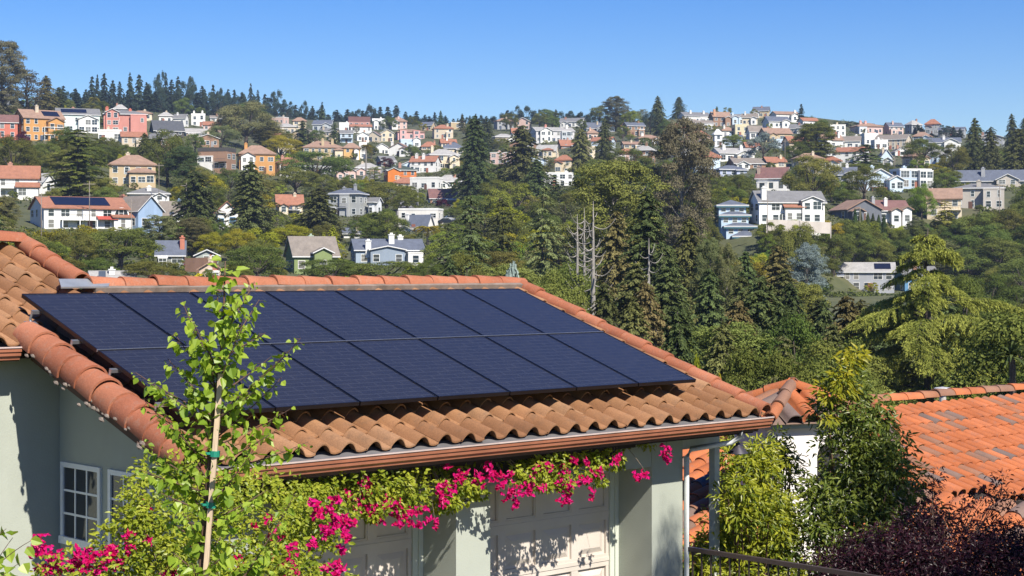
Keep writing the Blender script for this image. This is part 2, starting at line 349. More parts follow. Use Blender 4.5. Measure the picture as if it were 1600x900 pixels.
GH = thing('house', GW(3.5, 1.2, -4.72), 'sage green stucco house with clay tile roof, copper brown gutter and two garage doors', 'house')
def build_house():
    rng = np.random.default_rng(11)
    ge = 3.7; le = .7; ne = ge*CP; nl = le*CP
    # tiles: one plane, the garage wing reaching further down than the part on its left
    mb = MB()
    def ins(a, b):
        if b < -2.25: return False
        if a < -.12: return b < le+.01 and b > -2.25
        if b < -.7: return a < 1.12
        return a < 7.66
    tile_field(mb, frm(O0-.06*Ww, U, Vv, Ww), -3.04, 36, .3, ge, 17, .372, ins, prof_s, rng)
    tile_field(mb, frm(O0-.06*Ww, U, Vv, Ww), -3.04, 10, .3, le, 9, .372, lambda a, b: a < -.12, prof_s, rng)
    mb.build('roof_tiles', M_TILE, GH, smooth=True)
    # deck under the tiles, back slopes, soffit
    dk = MB(); D_ = lambda a0, a1, b0, b1: dk.slab([RF(a0, b0, -.085), RF(a1, b0, -.085), RF(a1, b1, -.085), RF(a0, b1, -.085)], -.14*Ww)
    D_(-.1, 7.66, -.7, ge-.06); D_(-3.1, -.1, -2.2, le-.06); D_(-.1, 1.1, -2.2, -.7)
    bz = lambda a, b, l: RF(a, b, -.02)-N*l*CP-UP*l*SP
    dk.slab([bz(1.1, -.7, 4.3), bz(7.66, -.7, 4.3), RF(7.66, -.7, -.02), RF(1.1, -.7, -.02)], -.14*Ww)
    dk.slab([bz(-3.1, -2.2, 5), bz(1.1, -2.2, 5), RF(1.1, -2.2, -.02), RF(-3.1, -2.2, -.02)], -.14*Ww)
    dk.build('roof_deck', M_DARK, GH)
    cp = MB()
    barrels(cp, RF(7.75, -.74, .0), RF(1.2, -.74, .0), UP, .135, 16, 8, 172, rng)
    cp.build('ridge_caps', M_CAP, GH, smooth=True); cp = MB()
    barrels(cp, RF(1.1, -2.25, .02), RF(-3.0, -2.25, .02), UP, .15, 10, 8, 172, rng); cp.build('ridge_caps', M_CAP, GH, smooth=True); cp = MB()
    barrels(cp, RF(-.17, .62, -.02), RF(-.17, ge+.05, -.02), Ww, .18, 10, -15, 218, rng, k=18); cp.build('rake_caps', M_CAP, GH, smooth=True); cp = MB()
    barrels(cp, RF(7.72, -.7, -.01), RF(7.72, ge+.04, -.01), Ww, .11, 11, -30, 200, rng); cp.build('rake_caps', M_CAP, GH, smooth=True); cp = MB()
    barrels(cp, RF(1.17, -2.2, .02), RF(1.17, -.85, .02), Ww, .12, 4, -20, 200, rng)
    cp.build('rake_caps', M_CAP, GH, smooth=True)
    mo = MB(); mo.box((1.2, -.64, .0), (7.7, -.57, .075), X=XR); mo.box((-.04, .7, -.08), (.02, ge-.05, .03), X=XR)
    for i in range(34):
        b_ = .62+3.1*rng.random(); p = RF(-.17, b_, -.02)+(-.17+rng.normal(0, .012))*U+(-.06+rng.normal(0, .03))*Ww; r_ = rng.uniform(.010, .026); mo.tube([p-Vv*r_*1.6, p, p+Vv*r_*1.6], [r_*.4, r_, r_*.4], 6)
    mo.build('mortar_bed', M_MORT, GH)
    fl = MB(); fl.slab([RF(.85, -.78, .09), RF(1.5, -.78, .09), RF(1.35, -.58, .07), RF(.78, -.58, .07)], .02*Ww)
    fl.build('flashing', M_ZINC, GH)
    # gutters: face profile in (n, z)
    def gutter(a0, a1, n0, z0):
        pr = [(0, 0), (0, -.125), (.07, -.125), (.075, -.105), (.10, -.085), (.105, -.05), (.118, -.045), (.122, -.006)]
        g = MB(); k = len(pr)
        V = [GW(a, n0+n, z0+z) for a in (a0, a1) for n, z in pr]
        g.add(V, [(i, i+1, k+i+1, k+i) for i in range(k-1)])
        for s_ in (0, 1):                                         # end caps
            a = (a0, a1)[s_]; g.add([GW(a, n0+n, z0+z) for n, z in pr], [(0,1,2,3), (0,3,4,5), (0,5,6,7)])
        o = g.build('gutter', M_GUT, GH)
        l = MB(); l.box((a0, n0+.112, z0-.008), (a1, n0+.132, z0+.006), X=XG); l.build('gutter_lip_highlight', M_LIP, o, local=False) if False else l.build('gutter_lip_highlight', M_LIP, GH)
    zg = (RF(0, ge))[2]-.078
    gutter(-.02, 7.83, ne-.045, zg); gutter(-3.1, -.33, nl-.045, RF(0, le)[2]-.07)
    ff = MB()                                                    # grey strip between tiles and gutter
    ff.slab([RF(0, ge-.12, -.083), RF(7.7, ge-.12, -.083), RF(7.7, ge+.03, -.092), RF(0, ge+.03, -.092)], .012*Ww)
    ff.slab([RF(-3.1, le-.12, -.083), RF(-.3, le-.12, -.083), RF(-.3, le+.03, -.092), RF(-3.1, le+.03, -.092)], .012*Ww)
    ff.build('edge_flashing', M_GREY, GH)
    fa = MB(); fa.box((-.1, ne-.09, zg-.17), (7.7, ne-.05, zg+.0), X=XG); fa.box((-3.1, nl-.09, RF(0, le)[2]-.21), (-.3, nl-.05, RF(0, le)[2]-.07), X=XG)
    fa.slab([RF(-.12, .62, -.25), RF(-.12, ge, -.25), RF(-.12, ge, -.02), RF(-.12, .62, -.02)], .04*U)
    fa.slab([RF(7.68, -.7, -.2), RF(7.68, ge, -.2), RF(7.68, ge, -.02), RF(7.68, -.7, -.02)], .04*U)
    fa.build('fascia_board', paint((.12,.07,.05), .8, 3, .2, 'brown_board'), GH)
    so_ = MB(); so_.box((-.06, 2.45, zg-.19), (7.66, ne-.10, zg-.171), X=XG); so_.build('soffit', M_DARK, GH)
    # walls
    FN, RN = 2.9, 2.35; zf = -4.72
    wl = MB()
    def sloped(a0, a1, n0, n1):            # a block whose top follows the roof
        b = [GW(a0, n1, zf), GW(a1, n1, zf), GW(a1, n0, zf), GW(a0, n0, zf)]
        t_ = [GW(a0, n1, roof_z(n1)-.18), GW(a1, n1, roof_z(n1)-.18), GW(a1, n0, roof_z(n0)-.18), GW(a0, n0, roof_z(n0)-.18)]
        wl.hexa(b, t_)
    sloped(.3, .5, .32, 2.7)                                     # side wall left of the garage
    sloped(-4.2, .498, .11, .31)                                 # front wall of the main part
    sloped(6.77, 6.97, -.6, FN-.2); wl.box((6.77, -4, zf), (6.97, -.6, -1.8), X=XG)
    wl.box((.3, FN-.2, zf), (1.0, FN, -1.86), X=XG)                # piers
    wl.box((3.41, RN-.1, zf), (3.89, FN, -1.86), X=XG); wl.box((6.43, RN-.1, zf), (6.97, FN, -1.86), X=XG)
    wl.box((1.002, RN-.02, -2.28), (3.408, FN-.005, -1.86), X=XG); wl.box((3.892, RN-.02, -2.28), (6.428, FN-.005, -1.86), X=XG)
    wl.box((.502, RN-.35, zf), (6.76, RN-.1, -1.95), X=XG)
    wl.box((-4.2, -4.2, zf), (6.97, -4.0, -2.2), X=XG)
    wl.build('wall', M_STUC, GH)
    tb = MB(); tb.box((.35, 2.93, -2.16), (5.75, 3.03, -1.86), X=XG); tb.box((.35, 3.2, -1.98), (5.75, 3.27, -1.875), X=XG)  # dark beams and slats added to deepen the shade under the eave
    for i in range(12): tb.box((.5+i*.46, 2.9, -1.868), (.56+i*.46, 3.42, -1.862), X=XG)
    tb.build('eave_shade_beam', M_DARK, GH)
    # garage doors, with raised rails round sunk panels
    for a0, a1, nm in ((1.0, 3.41, 'left'), (3.89, 6.43, 'right')):
        d = MB(); d.box((a0+.002, RN-.098, zf), (a1-.002, RN-.045, -2.2), X=XG)
        zr = [-2.33, -2.86, -3.40, -3.94, -4.5]; nc = 4; cw = (a1-a0-.24)/nc
        for i, zt in enumerate(zr):
            zb = zr[i+1] if i+1 < len(zr) else zf
            d.box((a0+.05, RN-.046, zt-.07), (a1-.05, RN-.012, zt+.07), X=XG)
            d.box((a0+.05, RN-.013, zt-.012), (a1-.05, RN-.004, zt+.03), X=XG)
            if i == 4: break
            for j in range(nc+1):
                ac = a0+.12+j*cw; d.box((ac-.055, RN-.046, zb+.07), (ac+.055, RN-.014, zt-.07), X=XG)
            for j in range(nc):
                x0 = a0+.12+j*cw+.055; x1 = x0+cw-.11
                if i == 0:
                    for lo, hi in (((x0, RN-.046, zt-.09), (x1, RN-.02, zt-.07)), ((x0, RN-.046, zb+.07), (x1, RN-.02, zb+.09)), ((x0, RN-.046, zb+.09), (x0+.02, RN-.02, zt-.09)), ((x1-.02, RN-.046, zb+.09), (x1, RN-.02, zt-.09))): d.box(lo, hi, X=XG)
                else:
                    d.hexa([GW(x0+.03, RN-.045, zb+.10), GW(x1-.03, RN-.045, zb+.10), GW(x1-.03, RN-.045, zt-.10), GW(x0+.03, RN-.045, zt-.10)],
                           [GW(x0+.1, RN-.018, zb+.16), GW(x1-.1, RN-.018, zb+.16), GW(x1-.1, RN-.018, zt-.16), GW(x0+.1, RN-.018, zt-.16)])
        o = d.build('garage_door', M_TRIM, GH)
        jm = paint((.52,.55,.47), .8, 2, .05, 'jamb_paint'); jb = MB(); jb.box((a0+.002, RN-.044, zf), (a0+.06, RN+.03, -2.2), X=XG); jb.build('door_jamb', jm, GH); jb = MB(); jb.box((a1-.06, RN-.044, zf), (a1-.002, RN+.03, -2.2), X=XG)
        jb.box((a1-.13, RN-.01, zf), (a1-.061, RN+.012, -2.2), X=XG)
        jb.build('door_jamb', jm, GH)
    # side windows, seen at a slant
    def window(n0, n1, z0, z1, ncol, nrow):
        a = .3; w = MB(); X = XG
        w.box((a-.025, n0-.05, z0-.05), (a+.01, n0, z1+.05), X=X); w.box((a-.025, n1, z0-.05), (a+.01, n1+.05, z1+.05), X=X)
        w.box((a-.025, n0, z1), (a+.01, n1, z1+.05), X=X); w.box((a-.04, n0-.06, z0-.075), (a+.01, n1+.06, z0), X=X)
        f = w.build('window', M_WHITE, GH)
        mm = MB()
        for i in range(1, ncol): n_ = n0+(n1-n0)*(i/ncol); mm.box((a-.013, n_-.011, z0), (a+.002, n_+.011, z1), X=X)
        for i in range(1, nrow): z = z0+(z1-z0)*i/nrow; mm.box((a-.014, n0, z-.011), (a+.002, n1, z+.011), X=X)
        g = MB(); g.slab([GW(a-.006, n0, z0), GW(a-.006, n1, z0), GW(a-.006, n1, z1), GW(a-.006, n0, z1)], .004*U)
        for b_, nm, mt in ((g, 'pane', glassmat((.04,.045,.05), .04)), (mm, 'glazing_bar', M_WHITE)):
            b_.V = [v-np.array(ROOT[GH.name]) for v in b_.V]; b_.build(nm, mt, f, local=True)
        cu = MB(); cu.box((a+.0015, n0+.25*(n1-n0), z0), (a+.0035, n1, z1), X=X)
    window(.43, 1.11, -2.70, -2.0, 3, 3); window(1.36, 2.04, -2.70, -2.0, 3, 3)
    # downspout: out of the gutter, back to the wall corner, down
    ds = MB(); ds.tube([GW(7.35, ne+.0, zg-.1), GW(7.35, ne-.02, zg-.2), GW(7.28, ne-.12, zg-.28), GW(7.04, FN+.07, zg-.37), GW(6.99, FN+.045, zg-.46), GW(6.99, FN+.045, zf)], .032, 8)
    ds.build('downspout', M_WHITE, GH, smooth=True)
    bm_ = MB(); bm_.box((6.97, FN-.16, -2.13), (7.72, FN-.06, -2.02), X=XG); bm_.box((7.64, FN-.16, zf-.8), (7.73, FN-.07, -1.9), X=XG)
    bm_.build('porch_post', paint((.5,.52,.48), .8, 3, .15, 'post_paint'), GH)
    # house number on the middle pier
    cu = bpy.data.curves.new('house_number', 'FONT'); cu.body = '2211'; cu.size = .16; cu.extrude = .006; cu.space_character = 1.25; cu.align_x = 'CENTER'
    o = bpy.data.objects.new('house_number', cu); COL.objects.link(o)
    M_ = Matrix((Vector(U), Vector(UP), Vector(N))).transposed().to_4x4(); M_.translation = Vector(GW(3.68, FN+.008, -2.415))
    dg = bpy.context.evaluated_depsgraph_get(); me = bpy.data.meshes.new_from_object(o.evaluated_get(dg)); bpy.data.objects.remove(o)
    me.transform(Matrix.Translation(-Vector(ROOT[GH.name])) @ M_); me.materials.clear(); me.materials.append(M_DARK)
    o = bpy.data.objects.new('house_number', me); COL.objects.link(o); o.parent = GH
build_house()

# lantern hanging from the eave by the post
def build_lantern():
    c = P3(1153, 676, 20.3); t = thing('hanging_lantern', c+np.array([0, 0, .0]), 'dark barn style lantern hanging under the gutter end', 'lantern')
    m = MB(); m.tube([c, c-UP*.12], .008, 5); m.build('hook', M_DARK, t)
    s = MB(); z = c-UP*.12; s.lathe(z, [(.025, .0), (.03, -.03), (.05, -.04), (.06, -.06), (.12, -.115), (.125, -.125), (.115, -.125), (.05, -.07), (.0, -.07)], 18)
    s.build('lamp_shade', metal((.05,.045,.06), .45, .2, 'dark_lamp_metal'), t, smooth=True)
    return t
build_lantern()

# solar panels, two rows of seven
def panel_mats():
    m, t, p = mat('solar_cell_glass'); tc = nd(t, 'ShaderNodeTexCoord'); sx = nd(t, 'ShaderNodeSeparateXYZ'); t.links.new(tc.outputs['UV'], sx.inputs[0])
    at = nd(t, 'ShaderNodeAttribute', attribute_name='cell'); sp = nd(t, 'ShaderNodeSeparateXYZ'); t.links.new(at.outputs['Vector'], sp.inputs[0])
    def lines(src, k, w):
        a = nd(t, 'ShaderNodeMath', operation='MULTIPLY', i={1: k}); t.links.new(src, a.inputs[0]); b = nd(t, 'ShaderNodeMath', operation='FRACT'); t.links.new(a.outputs[0], b.inputs[0])
        c = nd(t, 'ShaderNodeMath', operation='LESS_THAN', i={1: w}); t.links.new(b.outputs[0], c.inputs[0]); return c.outputs[0]
    n = noise(t, .6, 5); n2 = noise(t, 5, 5)
    base = ramp(t, n.outputs[0], [(.2, (.019,.0195,.025)), (.8, (.022,.0225,.028))])
    k1 = mixc(t, lines(sp.outputs[1], 17, .10), base.outputs[0], (.022,.024,.037))
    br = nd(t, 'ShaderNodeTexBrick', i={'Scale': 1.0, 'Mortar Size': .006, 'Brick Width': .33, 'Row Height': .094, 'Mortar Smooth': .3, 'Color1': (.4,.4,.4,1), 'Color2': (.6,.6,.6,1), 'Mortar': (.9,.9,.9,1)})
    t.links.new(at.outputs['Vector'], br.inputs['Vector'])
    bm2 = nd(t, 'ShaderNodeMath', operation='MULTIPLY', i={1: .5}); t.links.new(br.outputs['Fac'], bm2.inputs[0])
    k2 = mixc(t, bm2.outputs[0], k1, (.055,.058,.07)); dst = ramp(t, n2.outputs[0], [(.45, (0,0,0)), (.8, (1,1,1))])
    k3 = mixc(t, dst.outputs[0], k2, mixc(t, .03, k2, (.2,.18,.16)))
    t.links.new(k3, p.inputs['Base Color']); p.inputs['Roughness'].default_value = .24; p.inputs['Specular IOR Level'].default_value = .27
    return m
M_CELL = panel_mats(); M_FRM = metal((.012,.012,.015), .32, .4, 'black_frame'); M_ALU = metal((.5,.52,.55), .3, .8, 'bare_aluminium')
ORD = ['first', 'second', 'third', 'fourth', 'fifth', 'sixth', 'seventh']
def build_panels():
    off = .228; g = .009
    fm = MB()
    W_, H_ = 1.0-2*g, 1.6-2*g; fw = .011
    for lo, hi in (((0,0,-.04),(W_,fw,.001)), ((0,H_-fw,-.04),(W_,H_,.001)), ((0,fw,-.04),(fw,H_-fw,.001)), ((W_-fw,fw,-.04),(W_,H_-fw,.001))): fm.box(lo, hi)
    fme = fm.mesh('frame', M_FRM)
    gm = MB(); gm.add([(fw,fw,-.003),(W_-fw,fw,-.003),(W_-fw,H_-fw,-.003),(fw,H_-fw,-.003)], [(0,3,2,1)]); gm.add([(fw,fw,-.03),(W_-fw,fw,-.03),(W_-fw,H_-fw,-.03),(fw,H_-fw,-.03)], [(0,1,2,3)])
    gme = gm.mesh('glass', M_CELL); at = gme.attributes.new('cell', 'FLOAT_VECTOR', 'POINT')
    at.data.foreach_set('vector', np.array([v for v in gm.V[0]]+[v for v in gm.V[1]], np.float32).ravel())
    cl = MB(); cl.box((-.012,-.014,-.035), (.012,.014,.006)); cme = cl.mesh('clamp', M_FRM)
    ts = MB(); ts.box((-g,-g-.004,-.02), (1-g,-g+.004,.004)); tme = ts.mesh('edge_glint_strip', M_ALU)  # pale strip added as the glint of the frame edges between the rows
    fo = MB(); fo.box((-.07,-.02,-.075), (.05,.02,-.042)); fo.tube([(-.06,0,-.06),(-.075,0,-.13),(-.06,0,-.17)], .014, 6); fo.box((-.12,-.04,-.18), (0,.04,-.17)); fme2 = fo.mesh('mounting_foot', M_ALU)
    for b_ in (fme, gme, cme, fme2, tme): b_.transform(Matrix.Diagonal((1, 1, -1, 1)))       # local z runs into the roof
    rot = Matrix((Vector(U), Vector(Vv), Vector(Ww))).transposed()
    if rot.determinant() < 0: rot = Matrix((Vector(U), Vector(Vv), Vector(-Ww))).transposed()
    for r_ in range(2):
        for c_ in range(7):
            p = RF(c_+g, r_*1.6+g, off); o = bpy.data.objects.new('solar_panel', None); COL.objects.link(o); o.matrix_world = Matrix.Translation(Vector(p)) @ rot.to_4x4(); o.empty_display_size = .2
            pos = ('leftmost' if c_ == 0 else 'rightmost' if c_ == 6 else ORD[c_]+' from left')
            tag(o, f"black solar panel, {pos} in the {'upper row nearest the ridge' if r_ == 0 else 'lower row nearest the eave'}", 'solar panel', 'solar panels in two rows on the tile roof')
            link('frame', fme, o); link('glass', gme, o)
            if c_ < 6 : link('clamp', cme, o, (W_+g, .42, .0)); link('clamp', cme, o, (W_+g, 1.2, .0))
            if r_ == 1: link('edge_glint_strip', tme, o)
            if c_ == 0:
                link('mounting_foot', fme2, o, (0, .38, 0)); link('mounting_foot', fme2, o, (0, 1.22, 0))
build_panels()

# ---------------------------------------------------------------- the neighbour's roofs
M_MISS = tilemat([(.16,.12,.105), (.21,.13,.095), (.29,.13,.07), (.38,.115,.042), (.41,.128,.047), (.44,.14,.053), (.46,.155,.065)], (.16,.13,.12), 'mission_tile', 6.)
def in_poly(poly):
    P_ = [tuple(p) for p in poly]
    def f(a, b):
        c = False; j = len(P_)-1
        for i in range(len(P_)):
            (x1, y1), (x2, y2) = P_[i], P_[j]
            if (y1 > b) != (y2 > b) and a < (x2-x1)*(b-y1)/(y2-y1)+x1: c = not c
            j = i
        return c
    return f
def ray_plane(px, py, O, w): d = np.array([(px-800)/F, 1, (HY-py)/F]); return d*((O@w)/(d@w))
def plane_roof(mb, O, u, v, w, poly_px, be, expo, pitch, rng, dk, tints=None, prof=prof_m):
    q = []
    for x, y in poly_px:
        p = ray_plane(x, y, O, w)-O; q.append((p@u, p@v))
    f = in_poly(q); A = np.array(q); a0, a1 = A[:, 0].min(), A[:, 0].max(); b0, b1 = A[:, 1].min(), A[:, 1].max()
    be = b1 if be is None else be
    tile_field(mb, frm(O, u, v, w), a0-pitch, int((a1-a0)/pitch)+3, pitch, be, int((be-b0)/expo)+2, expo, f, prof, rng, lift=.025, ns=15, tints=tints)
    n = len(q); c = A.mean(0)
    top = [O+a*u+b*v-.05*w for a, b in q]; bot = [p-.12*w for p in top]
    dk.add(top+[O+c[0]*u+c[1]*v-.05*w], T=[(i, (i+1) % n, n) for i in range(n)])
    dk.add(bot+[O+c[0]*u+c[1]*v-.17*w], T=[((i+1) % n, i, n) for i in range(n)])
    dk.add(top+bot, [(i, n+i, n+(i+1) % n, (i+1) % n) for i in range(n)])
    return q
def build_neighbour():
    rng = np.random.default_rng(21)
    t = thing('tiled_house', (13, 33, -7), 'orange clay tiled house beyond the shrubs, its barrel tiles patched with weathered grey ones', 'house')
    tn = lambda r: (r.random()*.38 if r.random() < .26 else .55+.45*r.random())
    OA = P3(1480, 622, 35.); mb = MB(); dk = MB()
    plane_roof(mb, OA, U, Vv, Ww, [(1356, 640), (1700, 606), (1760, 840), (1597, 779), (1413, 765)], None, .42, .30, rng, dk, tn)
    # lower wing, falling away to the left of the garage line
    p2 = .30; v2 = -U*math.cos(p2)-UP*math.sin(p2); u2 = N; w2 = np.cross(u2, v2); w2 = w2 if w2[2] > 0 else -w2
    OB = P3(1500, 800, 26.5); plane_roof(mb, OB, u2, v2, w2, [(1425, 772), (1640, 793), (1640, 960), (1250, 960), (1330, 820)], None, .42, .36, rng, dk, tn)
    OC = P3(1110, 740, 27.); plane_roof(mb, OC, u2, v2, w2, [(1030, 712), (1190, 700), (1190, 900), (1000, 880)], None, .42, .30, rng, dk, tn)
    mb.build('roof_tiles', M_MISS, t, smooth=True); dk.build('roof_deck', M_DARK, t)
    cp = MB(); barrels(cp, ray_plane(1720, 602, OA, Ww)+.06*Ww, ray_plane(1356, 634, OA, Ww)+.06*Ww, UP, .15, 16, 5, 175, rng); cp.build('ridge_caps', M_MISS, t, smooth=True); cp = MB()
    barrels(cp, ray_plane(1368, 640, OA, Ww)+.04*Ww, ray_plane(1412, 752, OA, Ww)+.04*Ww, Ww, .16, 6, -10, 190, rng); cp.build('hip_caps', M_MISS, t, smooth=True); cp = MB()
    barrels(cp, ray_plane(1130, 697, OC, w2)+.1*w2, ray_plane(1040, 706, OC, w2)+.1*w2, w2, .15, 5, -10, 190, rng)
    cp.build('ridge_caps', M_MISS, t, smooth=True)
    wl = MB()
    a = ray_plane(1356, 640, OA, Ww); b = ray_plane(1700, 606, OA, Ww)
    wl.hexa([(a[0]+.4, a[1]-.2, -9), (16, 24.5, -9), (b[0], b[1]-1, -9), (b[0], b[1]+7, -9)], [(a[0]+.4, a[1]-.2, a[2]-1.4), (16, 24.5, -5.9), (b[0], b[1]-1, b[2]-1.9), (b[0], b[1]+7, b[2]-2.6)])
    wl.build('wall', paint((.66,.60,.52), .85, 1, .1, 'cream_stucco'), t)
    vt = MB(); c = P3(1473, 611, 35.6); vt.tube([c-UP*.35, c+UP*.02], .07, 10); vt.lathe(c+UP*.02, [(0, .07), (.16, .05), (.19, .02), (.19, -.02), (.0, -.02)], 16)
    vt.build('roof_vent', metal((.55,.53,.5), .5, .3, 'vent_metal'), t)
    # stucco turret chimney with a tiled cap
    c = P3(1238, 690, 25.); zc = P3(0, 660, 25.)[2]; tt = thing('turret_chimney', (c[0], c[1], -6.5), 'white stucco turret with arched opening and small clay tiled roof among the shrubs', 'turret')
    w = MB(); hw = .62; th = .07; zt = zc-.02; zb = -6.5
    az = .35; ux = np.array([math.cos(az), math.sin(az), 0]); ny = np.array([math.sin(az), -math.cos(az), 0]); C0 = np.array([c[0], c[1], 0.])
    XT = lambda V: np.array([C0+p[0]*ux+p[1]*ny+np.array([0, 0, p[2]]) for p in np.asarray(V)])
    ob, ot = P3(0, 832-10, 25)[2]+.25, P3(0, 686, 25)[2]
    ow = .20; ax = .25
    for s_ in (1, -1):                       # front and back with the arched hole
        y0, y1 = sorted((s_*hw, s_*(hw-.22)))
        w.box((-hw, y0, zb), (hw, y1, ob), X=XT); w.box((-hw, y0, ob), (ax-ow, y1, zt), X=XT); w.box((ax+ow, y0, ob), (hw, y1, zt), X=XT)
        an = np.linspace(0, np.pi, 9)
        for i in range(8):
            x0, x1 = ax-ow*math.cos(an[i]), ax-ow*math.cos(an[i+1]); z0, z1 = ot-ow+ow*math.sin(an[i]), ot-ow+ow*math.sin(an[i+1])
            w.hexa(XT([(x0, y0, z0), (x1, y0, z1), (x1, y1, z1), (x0, y1, z0)]), XT([(x0, y0, zt), (x1, y0, zt), (x1, y1, zt), (x0, y1, zt)]))
    for s_ in (1, -1):
        x0, x1 = sorted((s_*hw, s_*(hw-.22))); w.box((x0, -hw+.221, zb), (x1, hw-.221, zt), X=XT)
    w.build('wall', paint((.74,.71,.67), .9, 1.2, .08, 'white_stucco'), tt)
    k = MB(); k.box((-hw-.09, -hw-.09, zt+.001), (hw+.09, hw+.09, zt+.09), X=XT); k.box((-hw-.03, -hw-.03, zt-.1), (hw+.03, hw+.03, zt), X=XT) if False else None
    k.build('cornice', paint((.42,.52,.50), .7, 2, .1, 'pale_green_paint'), tt)
    rt = MB(); e = hw+.2; ap = .42; z0 = zt+.1
    for q in range(4):
        an = az+q*math.pi/2; vx = np.array([math.sin(an), -math.cos(an), 0]); uu = np.array([math.cos(an), math.sin(an), 0])
        vd = (vx*e-UP*ap); L = np.linalg.norm(vd); vd /= L; ww = np.cross(uu, vd); ww = ww if ww[2] > 0 else -ww
        A0 = C0+UP*(z0+ap); rr = np.random.default_rng(q)
        tile_field(rt, frm(A0, uu, vd, ww), -.84, 6, .28, L, 3, .34, lambda a_, b_: abs(a_) < b_/L*e+.03, prof_m, rr, lift=.02)
        rt.add([A0-ww*.03, A0+vd*L-uu*e-ww*.03, A0+vd*L+uu*e-ww*.03], T=[(0, 1, 2)], tint=.1)
        cn = A0+vd*L+uu*e; barrels(rt, A0+UP*.05, cn+UP*.06, UP, .10, 3, -5, 185, rr)
    rt.lathe(A0-UP*.02, [(.13, 0), (.12, .07), (.06, .12), (0, .13)], 12)
    rt.build('roof', M_MISS, tt, smooth=True)
build_neighbour()

# railing along the edge of the drive
def build_railing():
    t = thing('railing', GW(7.1, 3.2, -4.4), 'dark brown metal railing with slim balusters in front of the shrubs', 'railing')
    m = metal((.07,.05,.045), .5, .2, 'dark_railing_paint'); zt = -3.28
    h = MB(); a = GW(6.98, 2.92, zt); b = GW(6.98, 9.5, zt); h.slab([a+U*.0-UP*.03, b-UP*.03, b+UP*.02, a+UP*.02], .055*U); h.build('handrail', m, t)
    l = MB(); l.box((6.99, 2.92, -4.32), (7.02, 9.5, -4.28), X=XG); l.build('bottom_rail', m, t)
    for i in range(46):
        n = 3.02+i*.14; q = MB(); q.box((7.0, n-.008, -4.28), (7.016, n+.008, zt-.03), X=XG); q.build('baluster', m, t)
build_railing()
# ---------------------------------------------------------------- leaves and trees
def unit(a): return a/(np.linalg.norm(a, axis=-1, keepdims=True)+1e-9)
def leaves(mb, P, Nn, L, W, rng, T=None, m=0, shape='q', tint=None, fold=.18):
    n = len(P); P = np.asarray(P, float); Nn = unit(np.asarray(Nn, float))
    if T is None: T = rng.normal(size=(n, 3))
    T = unit(T-(T*Nn).sum(1, keepdims=True)*Nn); B = np.cross(Nn, T)
    L = (np.broadcast_to(L, (n,))*rng.uniform(.7, 1.25, n))[:, None]; W = (np.broadcast_to(W, (n,))*rng.uniform(.75, 1.2, n))[:, None]
    tn = rng.random(n) if tint is None else np.asarray(tint)
    if shape == 'q':
        V = np.stack([P-T*L/2, P+B*W/2+Nn*W*fold*.5, P+T*L/2, P-B*W/2+Nn*W*fold*.5], 1); k = 4
        Q = np.arange(n)[:, None]*4+np.array([[0, 1, 2, 3]])
    else:                                   # ovate leaf, base at P, folded along its midrib
        f = Nn*W*fold
        V = np.stack([P, P+T*L*.25+B*W*.46+f, P+T*L*.62+B*W*.36+f*.6, P+T*L-Nn*L*.10, P+T*L*.62-B*W*.36+f*.6, P+T*L*.25-B*W*.46+f], 1); k = 6
        b = np.arange(n)[:, None]*6; Q = np.concatenate([b+np.array([[0, 1, 2, 3]]), b+np.array([[3, 4, 5, 0]])])
    mb.add(V.reshape(-1, 3), Q, m=m, tint=np.repeat(tn, k))
def sph(rng, n): return unit(rng.normal(size=(n, 3)))
def clumps(mb, C, Rr, npc, L, W, rng, up=.25, spread=.7, shell=.35, m=0, light=True):
    for c, r in zip(C, Rr):
        d = sph(rng, npc); d[:, 2] = np.where(d[:, 2] < -.35, -d[:, 2]*.5, d[:, 2])
        rad = (1-shell*rng.random(npc)**1.5)[:, None]; wob = 1+.18*np.sin(d[:, :1]*5+c[0]*3)*np.cos(d[:, 2:3]*6+c[1]*2)
        P = c+d*r*rad*wob; Nn = unit(d+np.array([0, 0, up])+rng.normal(size=(npc, 3))*spread)
        tn = np.clip(rng.normal(.5, .22, npc)+rng.normal(0, .12), 0, 1)
        leaves(mb, P, Nn, L, W, rng, m=m, tint=tn)
def limbs(mb, base, tips, r0, r1, rng, m=0, k=5):
    base = np.asarray(base, float)
    for t_ in tips:
        t_ = np.asarray(t_, float); mid = base*.5+t_*.5+np.array([0, 0, -.06])*np.linalg.norm(t_-base)+rng.normal(0, .04, 3)*np.linalg.norm(t_-base)
        s = np.linspace(0, 1, 6)[:, None]; mb.tube((1-s)**2*base+2*s*(1-s)*mid+s*s*t_, np.linspace(r0, r1, 6), k, m=m)
